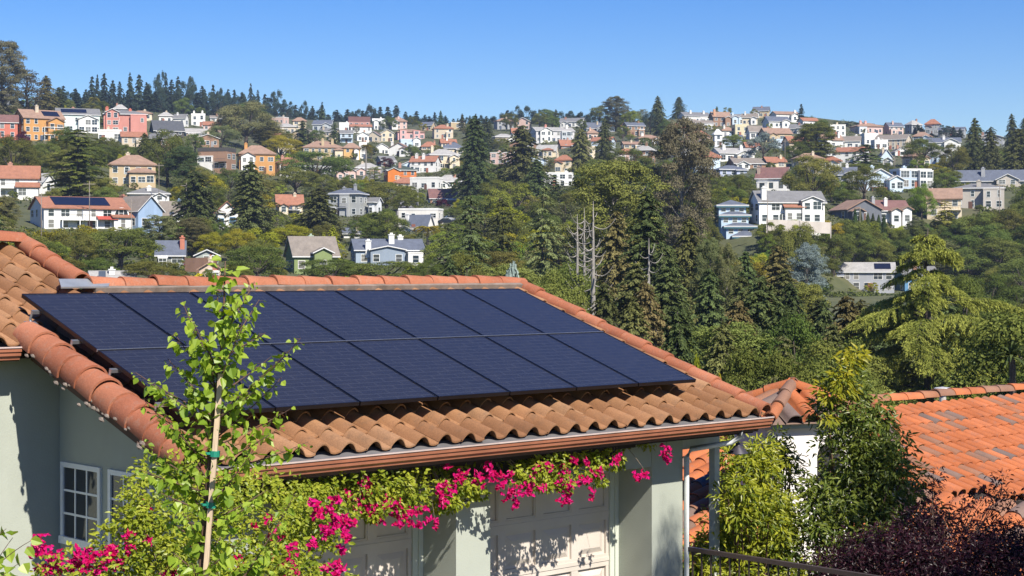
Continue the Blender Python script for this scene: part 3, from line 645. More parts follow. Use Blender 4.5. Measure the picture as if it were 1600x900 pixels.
def T_oak(seed, n=5200, H=8., Wd=9., K=46, L=.34, lobes=11, low=.06):
    """broad crown of separate lobes, each built of smaller leaf clumps, nearly down to the ground"""
    rng = np.random.default_rng(seed); cr = MB(); tr = MB(); C = []; Rr = []; LC = []
    per = max(3, K//lobes); cz = H*(.5+low*.5)
    for i in range(lobes):
        z = 1-1.75*(i+.5)/lobes; a = i*2.399+rng.normal(0, .35); q = math.sqrt(max(0, 1-z*z))
        s = rng.uniform(.58, .80); c = np.array([q*math.cos(a)*Wd/2*s, q*math.sin(a)*Wd/2*s, cz+z*H*.46*s*rng.uniform(.85, 1.1)]); LC.append(c)
        lr = np.array([.23*Wd, .23*Wd, .19*H])*rng.uniform(.75, 1.2)
        out = unit(c-np.array([0, 0, cz*.8]))
        for j in range(per):
            d = unit(sph(rng, 1)[0]+out*.9+np.array([0, 0, .35])); C.append(c+d*lr*.62); Rr.append(np.array([.105*Wd, .105*Wd, .085*H])*rng.uniform(.75, 1.35))
        C.append(c); Rr.append(lr*.72)
    nn = len(C); clumps(cr, C, Rr, n//nn, L, L*.66, rng, up=.35, spread=.38, shell=.16)
    tr.tube([(0, 0, -.8), (.06, 0, H*.12), (.1, .08, H*.45)], [.045*H, .035*H, .022*H], 7)
    limbs(tr, (.1, .08, H*.25), LC[:7], .022*H, .006*H, rng)
    return tr, cr, H, Wd
def T_conifer(seed, n=5200, H=16., Wd=7., whorls=26, nb=7, droop=.25, flat=.5, L=.7, W=.3, bare=.06, shape=.85, irr=.22, dens=None):
    rng = np.random.default_rng(seed); cr = MB(); tr = MB()
    tr.tube([(0, 0, -1), (0, 0, H*.3), (.02*H*rng.normal(), 0, H*.65), (0, 0, H*.99)], [.022*H, .016*H, .008*H, .001*H], 7)
    P = []; T = []; Nn = []; tn = []; per = max(6, n//(whorls*nb))
    for w_ in range(whorls):
        f = bare+(1-bare)*(w_+rng.random()*.6)/whorls; z = H*f; r0 = Wd/2*((1-f)**shape)*(1.0 if f > .2 else .7+f*1.5)+.18
        for b_ in range(nb):
            if rng.random() < irr*.5: continue
            a = 2*math.pi*(b_+rng.random())/nb; r = r0*(1+rng.normal(0, irr)); dz = rng.normal(0, H*.008)
            k = max(4, int(per*(.35+1.3*(1-f)))); s = rng.random(k)**.7
            da = np.array([math.cos(a), math.sin(a), 0]); sd = np.array([-math.sin(a), math.cos(a), 0])
            wd = r*.30*(1-s*.75)*rng.uniform(-1, 1, k)
            zz = z+dz+.10*r*np.sin(s*2.2)-droop*r*s**2+np.abs(wd)*-.25*droop*3+rng.normal(0, .05, k)*r*(1-flat)
            p = s[:, None]*r*da+wd[:, None]*sd+np.stack([np.zeros(k), np.zeros(k), zz], 1); P.append(p)
            T.append(da+sd*np.sign(wd)[:, None]*.6+np.array([0, 0, -.25-droop])+rng.normal(0, .25, (k, 3)))
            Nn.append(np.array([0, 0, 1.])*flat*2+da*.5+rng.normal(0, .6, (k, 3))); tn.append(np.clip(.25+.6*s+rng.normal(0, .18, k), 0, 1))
            if w_ % 2 == 0: tr.tube([(0, 0, z), da*r*.5+np.array([0, 0, z+dz+.03*r]), da*r*.9+np.array([0, 0, z+dz-droop*r*.8])], [.004*H, .0028*H, .001*H], 3, cap=False)
    leaves(cr, np.concatenate(P), np.concatenate(Nn), L, W, rng, T=np.concatenate(T), tint=np.concatenate(tn))
    return tr, cr, H, Wd
def T_euc(seed, n=5200, H=20., Wd=10., K=30, L=.42, low=.22, gap=1.):
    rng = np.random.default_rng(seed); cr = MB(); tr = MB(); C = []; Rr = []; B_ = []
    for i in range(K):
        f = low+(1-low)*((i+.5)/K)**.9; rr = Wd/2*(math.sin(math.pi*min(1, (f-low*.75)/(1.12-low*.75)))**.55)
        a = i*2.399+rng.normal(0, .4); q = rr*rng.uniform(.35, .85); c = np.array([q*math.cos(a), q*math.sin(a), H*f*.93]); B_.append(c)
        s = rng.uniform(.75, 1.3)*gap
        for j in range(4):
            d = sph(rng, 1)[0]*[1, 1, .7]; C.append(c+d*np.array([.12*Wd, .12*Wd, .05*H])*s); Rr.append(np.array([.10*Wd, .10*Wd, .042*H])*s*rng.uniform(.8, 1.3))
    clumps(cr, C, Rr, n//len(C), L, L*.58, rng, up=.3, spread=.45, shell=.3)
    top = np.array([.04*H, 0, H*.9]); tr.tube([(0, 0, -1), (.02*H, 0, H*.25), (-.01*H, .01*H, H*.55), top], [.026*H, .02*H, .012*H, .003*H], 7)
    for c in B_[::2]:
        z = max(.15*H, c[2]-.14*H); limbs(tr, (.01*H, 0, z*.9), [c], .006*H, .0015*H, rng, k=4)
    return tr, cr, H, Wd
def T_column(seed, n=2400, H=8., Wd=1.4, L=.3):
    rng = np.random.default_rng(seed); cr = MB(); tr = MB(); f = rng.random(n); a = rng.random(n)*2*np.pi
    r = Wd/2*np.minimum(1, (1-f)*2.2)**.7*(.8+.25*rng.random(n))*(.75+.25*np.minimum(1, f*6))
    P = np.stack([r*np.cos(a), r*np.sin(a), H*(.03+.97*f)], 1); Nn = np.stack([np.cos(a), np.sin(a), .2*np.ones(n)], 1)+rng.normal(0, .5, (n, 3))
    leaves(cr, P, Nn, L*1.4, L*.5, rng, T=np.tile([0, 0, 1.], (n, 1))+rng.normal(0, .25, (n, 3)))
    tr.tube([(0, 0, -1), (0, 0, H*.5), (0, 0, H*.9)], [.12, .08, .02], 6); return tr, cr, H, Wd
def T_palm(seed, H=9., Wd=6., nf=44, hang=1.0, trunk=None):
    rng = np.random.default_rng(seed); cr = MB(); tr = MB(); zt = H-Wd*.28 if trunk is None else trunk
    tr.tube([(0, 0, -1), (.05, 0, zt*.5), (0, 0, zt)], [.32, .26, .28], 8)
    for i in range(nf):
        a = i*2.399; e = rng.uniform(-.5, 1.25)*hang; Lf = Wd/2*rng.uniform(.85, 1.1); da = np.array([math.cos(a), math.sin(a), 0]); sd = np.array([-da[1], da[0], 0])
        s = np.linspace(.1, 1, 13)
        pts = np.stack([da*Lf*q*math.cos(e*.7)+np.array([0, 0, zt+Lf*(q*math.sin(e)-.75*q*q)]) for q in s])
        for sg in (-1, 1):
            leaves(cr, pts, np.tile(UP*1.0, (13, 1))+sg*sd*.5, .9*Wd/6, .16*Wd/6, rng, T=np.tile(da*.7+sg*sd-UP*.5, (13, 1)), shape='o', tint=np.full(13, .3+.6*rng.random()))
    return tr, cr, H, Wd
def T_bare(seed, H=20., Wd=8., nb=34, up=1.0):
    rng = np.random.default_rng(seed); tr = MB()
    tr.tube([(0, 0, -1), (.05, 0, H*.4), (-.04, 0, H*.8), (0, 0, H)], [.017*H, .012*H, .006*H, .001*H], 7)
    bw = MB()
    for i in range(nb):
        f = .22+.72*i/nb; a = i*2.4+rng.normal(0, .5); r = Wd/2*rng.uniform(.35, 1.05)*(1-.45*f); z = H*f; da = np.array([math.cos(a), math.sin(a), 0])
        s = np.linspace(0, 1, 8); q = [da*r*x+np.array([0, 0, z-.25*r*math.sin(x*2.6)+up*.55*r*x**2.4]) for x in s]
        bw.tube(q, np.linspace(.0042*H, .0012*H, 8), 4, cap=False)
    return tr, bw, H, Wd
PR = {}
def proto(name, fn, *a, **k): PR[name] = (fn, a, k)
for i in range(4): proto(f'oak{i}', T_oak, 10+i, n=4600, K=40, lobes=8+i)
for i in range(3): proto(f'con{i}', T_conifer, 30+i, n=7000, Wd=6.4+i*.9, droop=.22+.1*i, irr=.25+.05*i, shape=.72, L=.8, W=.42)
for i in range(2): proto(f'euc{i}', T_euc, 50+i, n=6000)
for i in range(2): proto(f'shr{i}', T_oak, 70+i, n=1800, H=3., Wd=4., K=18, L=.26, lobes=6, low=-.1)
proto('col', T_column, 80); proto('palm', T_palm, 90); proto('tallpalm', T_palm, 91, H=17., Wd=5., trunk=15.2, nf=36)
for i in range(3): proto(f'oakh{i}', T_oak, 110+i, n=20000, H=12., Wd=12., K=100, L=.27, lobes=13+3*i)
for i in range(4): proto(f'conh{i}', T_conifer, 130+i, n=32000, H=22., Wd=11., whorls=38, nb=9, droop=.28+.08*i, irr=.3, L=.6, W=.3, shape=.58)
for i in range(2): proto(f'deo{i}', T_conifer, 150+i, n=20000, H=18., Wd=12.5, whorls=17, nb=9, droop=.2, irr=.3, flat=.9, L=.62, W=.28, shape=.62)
for i in range(2): proto(f'euch{i}', T_euc, 160+i, n=46000, H=24., Wd=15., K=64, L=.36, low=.1, gap=.85)
for i in range(3): proto(f'bare{i}', T_bare, 170+i, nb=26+5*i)
LEAF = dict(
 oak=leafmat((.062,.088,.020), (.165,.195,.045), .25),
 mid=leafmat((.082,.104,.024), (.190,.205,.050), .28),
 bright=leafmat((.115,.175,.025), (.215,.275,.052), .35),
 lime=leafmat((.19,.20,.018), (.36,.345,.04), .35),
 olive=leafmat((0.110,0.121,0.047), (0.228,0.228,0.097), .25),
 con=leafmat((.040,.060,.025), (.120,.140,.048), .18),
 conb=leafmat((0.083,0.083,0.030), (0.186,0.172,0.062), .2),
 far=leafmat((0.023,0.041,0.030), (0.052,0.076,0.048), .15, var=.15),
 euc=leafmat((0.080,0.080,0.044), (0.172,0.159,0.086), .22),
 eucg=leafmat((0.117,0.132,0.033), (0.241,0.248,0.063), .25),
 blue=leafmat((0.130,0.170,0.160), (0.250,0.300,0.270), .2),
 purple=leafmat((0.039,0.012,0.020), (0.094,0.024,0.037), .25),
 gold=leafmat((.095,.120,.024), (.285,.305,.066), .3),
 yellow=leafmat((0.400,0.310,0.010), (0.620,0.470,0.020), .3),
 red=leafmat((0.280,0.020,0.070), (0.500,0.030,0.140), .3),
 deo=leafmat((0.090,0.110,0.047), (0.200,0.228,0.090), .22),
 palm=leafmat((0.110,0.124,0.028), (0.386,0.304,0.048), .25),
 cyp=leafmat((0.030,0.050,0.019), (0.069,0.097,0.033), .12))
BARK = dict(d=barkmat((.075,.058,.045)), p=barkmat((.24,.22,.19), 'pale_bark'), g=barkmat((.16,.14,.125), 'grey_bark'))
GOT = {}
def get(pn):
    if pn not in GOT:
        fn, a, k = PR[pn]; tr, cr, H, W = fn(*a, **k)
        GOT[pn] = (tr.mesh('trunk', BARK['d'], True), cr.mesh('crown', LEAF['oak']), H, W, tr, cr)
    return GOT[pn]
CMB = {}
def combo(pn):
    if pn not in CMB:
        g = get(pn); me = g[1].copy()                      # small far tree: crown and trunk in one mesh
        m = MB()
        for src, k in ((g[5], 0), (g[4], 1)):
            n0 = m.n
            m.V += src.V; m.A += src.A
            m.Q += [q+n0 for q in src.Q]; m.T += [q+n0 for q in src.T]; m.n += src.n
            m.qm += [np.full(len(q), k) for q in src.Q]; m.tm += [np.full(len(q), k) for q in src.T]
        CMB[pn] = m.mesh('tree', [LEAF['oak'], BARK['d']])
    return CMB[pn]
def setmat(o, i, m): o.material_slots[i].link = 'OBJECT'; o.material_slots[i].material = m
TREES = []          # (object, screen x, top, base, width, kind words) kept for the labels
def plant(pn, leaf, x, Y, z, H, W, name, words, bark='d', cat='tree', px=None, rz=None, lean=0, small=False, label=None, group=None):
    if name.startswith('eucal') and H*F/Y < 60: pass
    g = get(pn); rz = random.uniform(0, 6.28) if rz is None else rz
    s = (W/g[3], W/g[3], H/g[2])
    if small:
        r = link(name, combo(pn), None, (x, Y, z), rz, s); setmat(r, 0, LEAF[leaf]); setmat(r, 1, BARK[bark])
    else:
        r = bpy.data.objects.new(name, None); COL.objects.link(r); r.location = (x, Y, z); r.rotation_euler = (0, lean, rz); r.scale = s
        t = link('trunk', g[0], r); setmat(t, 0, BARK[bark])
        c = link('branches' if pn.startswith('bare') else 'crown', g[1], r); setmat(c, 0, BARK[bark] if pn.startswith('bare') else LEAF[leaf])
    r['category'] = cat
    k = F/Y; TREES.append(dict(o=r, x=800+F*x/Y, t=HY-(z+H)*k, b=HY-z*k, w=W*k, words=words, label=label, group=group, Y=Y)); return r
def tree(pn, leaf, px, top, w, name, words, base=None, Y=None, label=None, bark='d', cat='tree', H=None, **k):
    """A tree of the photograph: stands on the hillside at row `base`, or at distance Y on the ground there."""
    if Y is None: Y = D(px, base)
    x = (px-800)/F*Y; z = ground_z(x, Y); zt = (HY-top)/F*Y
    if base is not None: z = min(z, (HY-base)/F*Y)
    Wm = w/F*Y
    if base is None and pn.startswith('oakh'): Wm = max(Wm, .62*(zt-z))
    if base is None and pn.startswith('conh'): Wm = max(Wm, .46*(zt-z))
    return plant(pn, leaf, x, Y, z, max(1., zt-z), Wm, name, words, bark, cat, label=label, small=(base is not None and (base-top) < 26), **k)
random.seed(7)
# ---------------------------------------------------------------- houses on the hill
WHT=(.70,.69,.65); CRM=(.62,.53,.38); TAN=(.46,.36,.22); BEI=(.52,.44,.33); GRY=(.30,.31,.32); PNK=(.50,.22,.18); COR=(.50,.16,.11); ORG=(.50,.26,.09); BLU=(.28,.38,.52); LBL=(.50,.60,.68); DRK=(.07,.065,.06); MNT=(.58,.66,.62); STU=(.45,.41,.35); TEA=(.10,.24,.27); GRN=(.20,.25,.10); PGR=(.42,.45,.46); YEL=(.58,.52,.34); BRN=(.28,.17,.11)
RT=(.31,.135,.08); RB=(.29,.185,.13); RG=(.17,.17,.17); RD=(.07,.075,.085); RN=(.21,.18,.15); RL=(.34,.33,.31); RM=(.17,.085,.075); RS=(.10,.115,.15)
TILES = (RT, RB)
HS = []; WIN = {}
TRIMC = {}
VERGE = paint((.62,.62,.60), .6, 2, .08, 'white_verge')
def winmesh(w, h, style, split):
    key = (round(w, 1), round(h, 1), style)
    if key not in WIN:
        f = MB(); t = .09; w, h = key[0], key[1]
        f.box((-w/2-t, -.05, -t), (w/2+t, .0, 0)); f.box((-w/2-t, -.05, h), (w/2+t, .0, h+t)); f.box((-w/2-t, -.05, 0), (-w/2, 0, h)); f.box((w/2, -.05, 0), (w/2+t, 0, h))
        nx = max(1, round(w/.8)); 
        for i in range(1, nx): x = -w/2+w*i/nx; f.box((x-.03, -.04, 0), (x+.03, 0, h))
        if style == 'sash': f.box((-w/2, -.045, h*.5-.03), (w/2, 0, h*.5+.03))
        g = MB(); g.box((-w/2, -.02, 0), (w/2, -.012, h))
        both = MB(); both.V = f.V+g.V; both.A = f.A+g.A; both.Q = f.Q+[q+f.n for q in g.Q]; both.n = f.n+g.n; both.qm = [np.zeros(len(q), int) for q in f.Q]+[np.ones(len(q), int) for q in g.Q]
        WIN[key] = (f.mesh('window', M_WHITE), g.mesh('pane', glassmat()), both.mesh('window', [M_WHITE, glassmat()]))
    return WIN[key]
def add_window(root, x, y, z, rz, w, h, style='sash', trim=None, whole=False, glass=None):
    m = winmesh(w, h, style, whole)
    if whole:
        o = link('window', m[2], root, (x, y, z), rz)
    else:
        o = link('window', m[0], root, (x, y, z), rz); p = link('pane', m[1], o)
        if glass: setmat(p, 0, glass)
    if trim: setmat(o, 0, trim)
    return o
def arch_window(root, x, y, z, w, h, rz=0):
    an = np.linspace(0, np.pi, 11); P = [(-w/2, 0, 0), (w/2, 0, 0)]+[(w/2*math.cos(a), 0, h-w/2+w/2*math.sin(a)) for a in an]
    def fan(yy, k): 
        q = np.array(P)*[k, 1, k]; q[:, 1] = yy; return q
    f = MB(); n = len(P); a = fan(-.06, 1.0); b = fan(0, 1.0); f.add(np.vstack([a, b]), [(i, (i+1) % n, n+(i+1) % n, n+i) for i in range(n)]); c = a.mean(0)
    k = np.array([(c[0]+(p[0]-c[0])*.86, -.06, c[2]+(p[2]-c[2])*.9) for p in a]); f.add(np.vstack([a, k]), [(i, (i+1) % n, n+(i+1) % n, n+i) for i in range(n)])
    g = MB(); kk = k.copy(); kk[:, 1] = -.03; g.add(np.vstack([kk, kk.mean(0)]), T=[(i, (i+1) % n, n) for i in range(n)])
    o = f.build('window', M_WHITE, root, local=True); o.location = (x, y, z); o.rotation_euler.z = rz; p = g.build('pane', glassmat(), o, local=True); return o
def block(root, w, d, h, rh, kind, rc, wc, x0=0, y0=0, z0=0, found=5., over=.45, first=True):
    """one mass: walls and roof, front at y0, centred on x0"""
    W = MB(); xa, xb, ya, yb = x0-w/2, x0+w/2, y0, y0+d; zt = z0+h
    W.box((xa, ya, z0-found), (xb, yb, zt-.001))
    if kind == 'gx': W.add([(xa, ya, zt), (xa, yb, zt), (xa, (ya+yb)/2, zt+rh), (xb, ya, zt), (xb, yb, zt), (xb, (ya+yb)/2, zt+rh)], T=[(0, 2, 1), (3, 4, 5)])
    if kind == 'gy': W.add([(xa, ya, zt), (xb, ya, zt), (x0, ya, zt+rh), (xa, yb, zt), (xb, yb, zt), (x0, yb, zt+rh)], T=[(0, 1, 2), (4, 3, 5)])
    W.build('wall', paint(wc, .85, .5, .10), root, local=True)
    r = MB(); o = over; t = (0, 0, .2); ym = (ya+yb)/2; dz = rh*o/(d/2); dx = rh*o/(w/2)
    if kind == 'gx':
        r.slab([(xa-o, ya-o, zt-dz), (xb+o, ya-o, zt-dz), (xb+o, ym, zt+rh), (xa-o, ym, zt+rh)], t, ms=1); r.slab([(xa-o, ym, zt+rh), (xb+o, ym, zt+rh), (xb+o, yb+o, zt-dz), (xa-o, yb+o, zt-dz)], t, ms=1)
    elif kind == 'gy':
        r.slab([(xa-o, ya-o, zt-dx), (x0, ya-o, zt+rh), (x0, yb+o, zt+rh), (xa-o, yb+o, zt-dx)], t, ms=1); r.slab([(x0, ya-o, zt+rh), (xb+o, ya-o, zt-dx), (xb+o, yb+o, zt-dx), (x0, yb+o, zt+rh)], t, ms=1)
    elif kind == 'hip':
        k = min(w, d)/2*.98; A = [(xa-o, ya-o, zt), (xb+o, ya-o, zt), (xb+o, yb+o, zt), (xa-o, yb+o, zt)]
        if w >= d: p, q = (xa+k, ym, zt+rh), (xb-k, ym, zt+rh); r.slab([A[0], A[1], q, p], t, ms=1); r.slab([A[1], A[2], q], t, ms=1); r.slab([A[2], A[3], p, q], t, ms=1); r.slab([A[3], A[0], p], t, ms=1)
        else: p, q = (x0, ya+k, zt+rh), (x0, yb-k, zt+rh); r.slab([A[0], A[1], p], t, ms=1); r.slab([A[1], A[2], q, p], t, ms=1); r.slab([A[2], A[3], q], t, ms=1); r.slab([A[3], A[0], p, q], t, ms=1)
        r.box((xa-o, ya-o, zt-.16), (xb+o, yb+o, zt-.002))
    elif kind == 'shed': r.slab([(xa-o, ya-o, zt+.05), (xb+o, ya-o, zt+.05), (xb+o, yb+o, zt+rh), (xa-o, yb+o, zt+rh)], t, ms=1)
    else:
        q = .25; r.box((xa-q*.3, ya-q*.3, zt), (xb+q*.3, yb+q*.3, zt+max(.25, rh)))
    return r.build('roof', [(roofmat(rc, tile=rc in TILES) if kind != 'flat' else paint(rc, .8, .5, .1)), (VERGE if rc not in TILES else roofmat(rc, tile=True))], root, local=True)
def house(short, label, x0, x1, yb, ye, yt, kind, rc, wc, yaw=12, dr=.75, rows=None, cols=None, side=1, ch=(), wings=(), arch=(), balc=(), solar=None, style='sash', trim=None, ww=1.2, wh=1.35, Y=None, big=False, porch=None, cat='house'):
    xm = (x0+x1)/2; Y = D(xm, yb) if Y is None else Y; ya = R(abs(yaw)); Wt = (x1-x0)/F*Y; w = Wt/(math.cos(ya)+dr*math.sin(ya)); d = dr*w
    h = (yb-ye)/F*Y; rh = max(.2, (ye-yt)/F*Y); s = -1 if yaw < 0 else 1; y_ = R(yaw)
    # root at the middle of the front; put so that the whole silhouette is centred on xm
    off = -s*(d*math.sin(ya))/2*(-1)
    z = (HY-yb)/F*Y; xc = (xm-800)/F*Y; fx = xc+s*(d*math.sin(ya))/2; fy = Y+.5*w*math.sin(ya)
    t = bpy.data.objects.new('house', None); COL.objects.link(t); t.location = (fx, fy, z); t.rotation_euler.z = y_; tag(t, label, cat, 'houses on the hillside')
    rng = random.Random(int(x0*7+yb)); auto = not wings and (x1-x0) > 24 and kind != 'flat'
    if auto:
        wings = ((rng.choice((-.27, .27)), rng.uniform(.28, .4), .5, rng.uniform(.7, .98), rng.uniform(1., 2.2), rng.choice(('gy', 'gy', 'hip', 'flat')), rc if rng.random() < .8 else RN, wc if rng.random() < .75 else WHT),)
        if wings[0][5] == 'flat': wings = ((wings[0][0], wings[0][1], .5, .62, 1.4, 'flat', WHT, wc),)
    if not ch and rng.random() < .6: ch = ((rng.uniform(-.35, .35), rng.uniform(.2, .6), rng.uniform(.2, .8), rng.choice((wc, (.4,.22,.16), BEI))),)
    wide = (x1-x0) > 44 or big; tm = TRIMC.setdefault(trim, paint(trim, .6, 2, .05)) if trim else None
    roof = block(t, w, d, h, rh, kind, rc, wc)
    r = rows if rows is not None else max(1, min(3, round(h/2.9))); c = cols if cols is not None else max(1, min(6, round(w/2.9)))
    def grid(x0_, y0_, w_, h_, z0_, r_, c_, rz, ax):
        sh = h_/r_
        for i in range(r_):
            for j in range(c_):
                if rng.random() < .12: continue
                u_ = -w_/2+w_*(j+.5)/c_; wd = ww*rng.choice((.8, 1, 1, 1.5)); wd = min(wd, w_/c_*.8); hh = min(wh*rng.choice((1, 1, 1.25)), sh*.68)
                zz = z0_+i*sh+sh*.26
                if ax == 'x': add_window(t, x0_+u_, y0_-.004, zz, rz, wd, hh, style, tm, whole=not wide)
                else: add_window(t, x0_, y0_+u_, zz, rz, wd, hh, style, tm, whole=not wide)
    free = [b for b in balc]
    grid(0, 0, w, h, 0, r, c, 0, 'x')
    if side and abs(yaw) > 5:
        if yaw > 0: grid(-w/2-.004, d/2, d, h, 0, r, max(1, round(d/4)), -math.pi/2, 'y')
        else: grid(w/2+.004, d/2, d, h, 0, r, max(1, round(d/4)), math.pi/2, 'y')
    dm = MB(); dx_ = rng.uniform(-.3, .3)*w; dm.box((dx_-.5, -.06, -.2), (dx_+.5, -.005, 2.05)); dm.build('door', paint(rng.choice(((.12,.06,.04), (.25,.25,.26), (.06,.08,.12), (.3,.12,.08))), .6, 2, .1), t, local=True)
    for (fx_, fw, fd, fh, oy, k2, rc2, wc2) in wings:            # offset, width, depth, height as shares; oy metres in front
        w2, d2, h2 = fw*w, fd*d, fh*h; rh2 = .25*min(w2, d2) if k2 != 'flat' else .3
        block(t, w2, d2, h2, rh2, k2, rc2 or rc, wc2 or wc, fx_*w, -oy)
        grid(fx_*w, -oy, w2, h2, 0, max(1, round(h2/3)), max(1, round(w2/2.6)), 0, 'x')
    for (fx_, fy_, hh, cc) in ch:                                # chimneys rise through the roof
        m = MB(); cx = fx_*w; cy = fy_*d; q = .55 if w > 9 else .4; top = h+rh+hh
        m.box((cx-q, cy-q*.7, h*.5), (cx+q, cy+q*.7, top)); m.box((cx-q-.1, cy-q*.7-.1, top), (cx+q+.1, cy+q*.7+.1, top+.18)); m.box((cx-q*.5, cy-q*.3, top+.18), (cx+q*.5, cy+q*.3, top+.5))
        m.build('chimney', paint(cc, .9, 1, .15), t, local=True)
    for (fx_, z_, w_, h_) in arch: arch_window(t, fx_*w, -.004, z_*h, w_, h_)
    for (fx_, fw, fz, rc2) in balc:                              # balcony: slab, posts, rail, awning or none
        m = MB(); bw = fw*w; cx = fx_*w; zz = fz*h; dp = 1.5
        m.box((cx-bw/2, -dp, zz-.15), (cx+bw/2, -.002, zz)); m.build('balcony', paint(WHT if rc2 is None else rc2, .8, 1, .1), t, local=True)
        q = MB(); q.box((cx-bw/2, -dp, zz+.95), (cx+bw/2, -dp+.06, zz+1.02))
        for i in range(int(bw/.35)+1): xx = cx-bw/2+i*bw/max(1, int(bw/.35)); q.box((xx-.02, -dp+.01, zz+.001), (xx+.02, -dp+.05, zz+.95))
        q.build('balcony_railing', paint(DRK, .6, 2, .1), t, local=True)
        for i in range(max(2, int(bw/3)+1)):
            p = MB(); n_ = max(1, int(bw/3)); xx = cx-bw/2+.1+i*(bw-.2)/n_
            p.box((xx-.09, -dp+.02, zz-fz*h*.98), (xx+.09, -dp+.2, zz-.151)); p.build('balcony_post', M_WHITE if rc2 is None else paint(rc2, .8, 1, .1), t, local=True)
    if solar and kind in ('gx', 'hip'):
        a, b, f0, f1 = solar; m = MB(); sl_ = lambda fx_, fy_: (fx_*w, fy_*d/2, h+rh*fy_+.26)
        m.slab([sl_(a, f0), sl_(b, f0), sl_(b, f1), sl_(a, f1)], (0, 0, .06)); o = m.build('solar_array', metal((.012,.016,.035), .25, .2, 'solar_array'), t, local=True)
    HS.append(dict(o=t, short=short, x0=x0, x1=x1, yt=yt-2, yb=yb, Y=Y, cov=0.)); return t
H_ = house
H_('coral red house','coral red house with white windows at the very left edge of the photo',-30,24,216,190,178,'gx',RM,COR,15,big=1)
H_('orange house with white balconies','bright orange house with a tall tan chimney and tiers of white balconies',10,91,220,183,169,'gx',RB,ORG,34,ch=((-.1,.35,1.2,BEI),),balc=((.22,.5,.62,None),(.22,.5,.3,None)),solar=(.02,.42,.2,.8))
H_('white glassy house','white house with mint glass walls and low grey roofs beside the orange house',74,151,208,178,167,'gx',RG,MNT,18,ww=2.2,solar=(-.4,.2,.2,.8),wings=((.22,.45,.5,.75,1.6,'gy',RG,WHT),))
H_('pink house with two chimneys','salmon pink house with two tall pink chimneys and dark windows',150,226,208,178,170,'hip',RG,PNK,14,ch=((-.42,.3,.8,COR),(.12,.4,.3,COR)),wings=((-.3,.3,.4,1.1,.8,'gy',RG,PNK),(.3,.36,.5,.95,1.6,'flat',PNK,PNK)))
H_('small white flat house','small white flat roofed annex in front of the pink house',149,188,221,205,202,'flat',WHT,WHT,10,rows=1,ww=2.)
H_('dark roofed house','long low house with a broad dark slate roof to the right of the pink house',228,284,211,203,187,'gx',RD,DRK,22)
H_('low grey roofed bungalow','low beige bungalow under a pale grey roof',283,323,215,207,200,'gx',RL,BEI,20)
H_('white house with hipped roof','small white house with pale hipped roof below the dark conifers',245,269,192,181,175,'hip',RL,WHT,12)
H_('white two storey house','narrow white two storey house below the skyline firs',270,292,197,184,178,'gx',RG,WHT,-12)
H_('white house with twin chimneys','bright white house with twin square chimneys below the skyline firs',296,320,197,180,177,'flat',WHT,WHT,10,ch=((-.3,.3,1.,WHT),(.3,.4,1.2,WHT)))
H_('cream ridge house','cream house with a flat tan roof peeping out behind the pink house',199,236,187,177,172,'hip',RB,CRM,10)
H_('pale skyline cottage','pale cottage with a low pyramid roof under the tall firs on the skyline',175,197,178,170,163,'hip',RL,WHT,10)
H_('white cottage under the olive trees','little white cottage half lost at the top of the olive grey trees',325,353,191,184,180,'gx',RN,WHT,12)
H_('dark modern house','modern house of dark brown boards with a white corner and blue glass',307,363,266,236,230,'flat',DRK,BRN,-14,ww=2.4,wings=((-.22,.5,.4,.72,1.,'flat',WHT,WHT),),balc=((.3,.4,.45,DRK),))
H_('orange villa behind the conifers','orange stucco villa mostly hidden by dark conifers, beside the dark modern house',364,428,270,240,226,'hip',RB,ORG,14,ch=((-.3,.3,.5,ORG),))
H_('tan villa with arched windows','tan villa with pinkish hipped tile roofs and arched windows',160,240,290,257,241,'hip',RB,TAN,12,arch=((-.12,.55,1.6,2.2),(.1,.1,2.2,3.4)),wings=((.2,.55,.5,.62,2.5,'hip',RB,TAN),))
H_('white stepped house','white stepped house with red tile roofs and blue windows at the left edge',-18,56,310,277,258,'gx',RT,WHT,14,wings=((.25,.5,.5,.55,3,'gx',RT,WHT),),balc=((-.2,.4,.5,None),))
H_('half timbered grey roof house','grey roofed house with a white half timbered gable behind the big dark tree',33,78,302,283,271,'gx',RL,WHT,-24)
H_('big white house','big white stucco house with solar panels, red awning and tall arched window',27,185,360,324,306,'gx',RT,WHT,30,dr=.62,rows=2,cols=6,solar=(-.36,.3,.15,.9),arch=((.42,.06,3.2,4.6),),balc=((-.1,.42,.48,None),),wings=((.42,.22,.6,.62,1.2,'gx',RT,WHT),),ww=1.1)
H_('blue gabled house','pale blue clapboard house with weathered brown roof and many paned gable window',161,246,360,328,306,'gx',RN,BLU,-38,dr=.7,ch=((-.45,.5,.2,(.4,.2,.14)),),trim=WHT)
H_('grey roof behind the blue house','low white house with broad slate roof just behind the blue gabled one',193,262,314,303,293,'hip',RG,WHT,10,ch=((.0,.2,.2,WHT),))
H_('plain brown grey roof','plain steep brown grey roof showing between trees beside the blue gabled house',248,286,345,336,315,'gx',RN,BLU,8)
H_('white gable with blue trim','white house with bright blue trimmed gable among the dark conifers',333,371,358,331,315,'gy',RT,WHT,10,trim=(.1,.3,.5))
H_('grey house with brick chimney','dark grey bungalow with a tall red brick chimney on its right',241,286,416,396,377,'gx',RS,(.22,.23,.21),8,ch=((.44,.2,.6,(.45,.17,.11)),))
H_('small grey cottage','small grey green cottage with dark roof above the wooden fence',301,340,413,399,391,'gy',RD,(.33,.36,.33),10)
H_('beige garage','small beige gabled shed with a single window above the roof ridge',307,344,434,420,410,'gy',RB,(.55,.43,.33),10)
H_('grey roof with white chimney','flat looking grey roof with a square white chimney just above the ridge tiles',129,205,446,437,425,'gx',RL,WHT,20,ch=((-.02,.3,.25,WHT),))
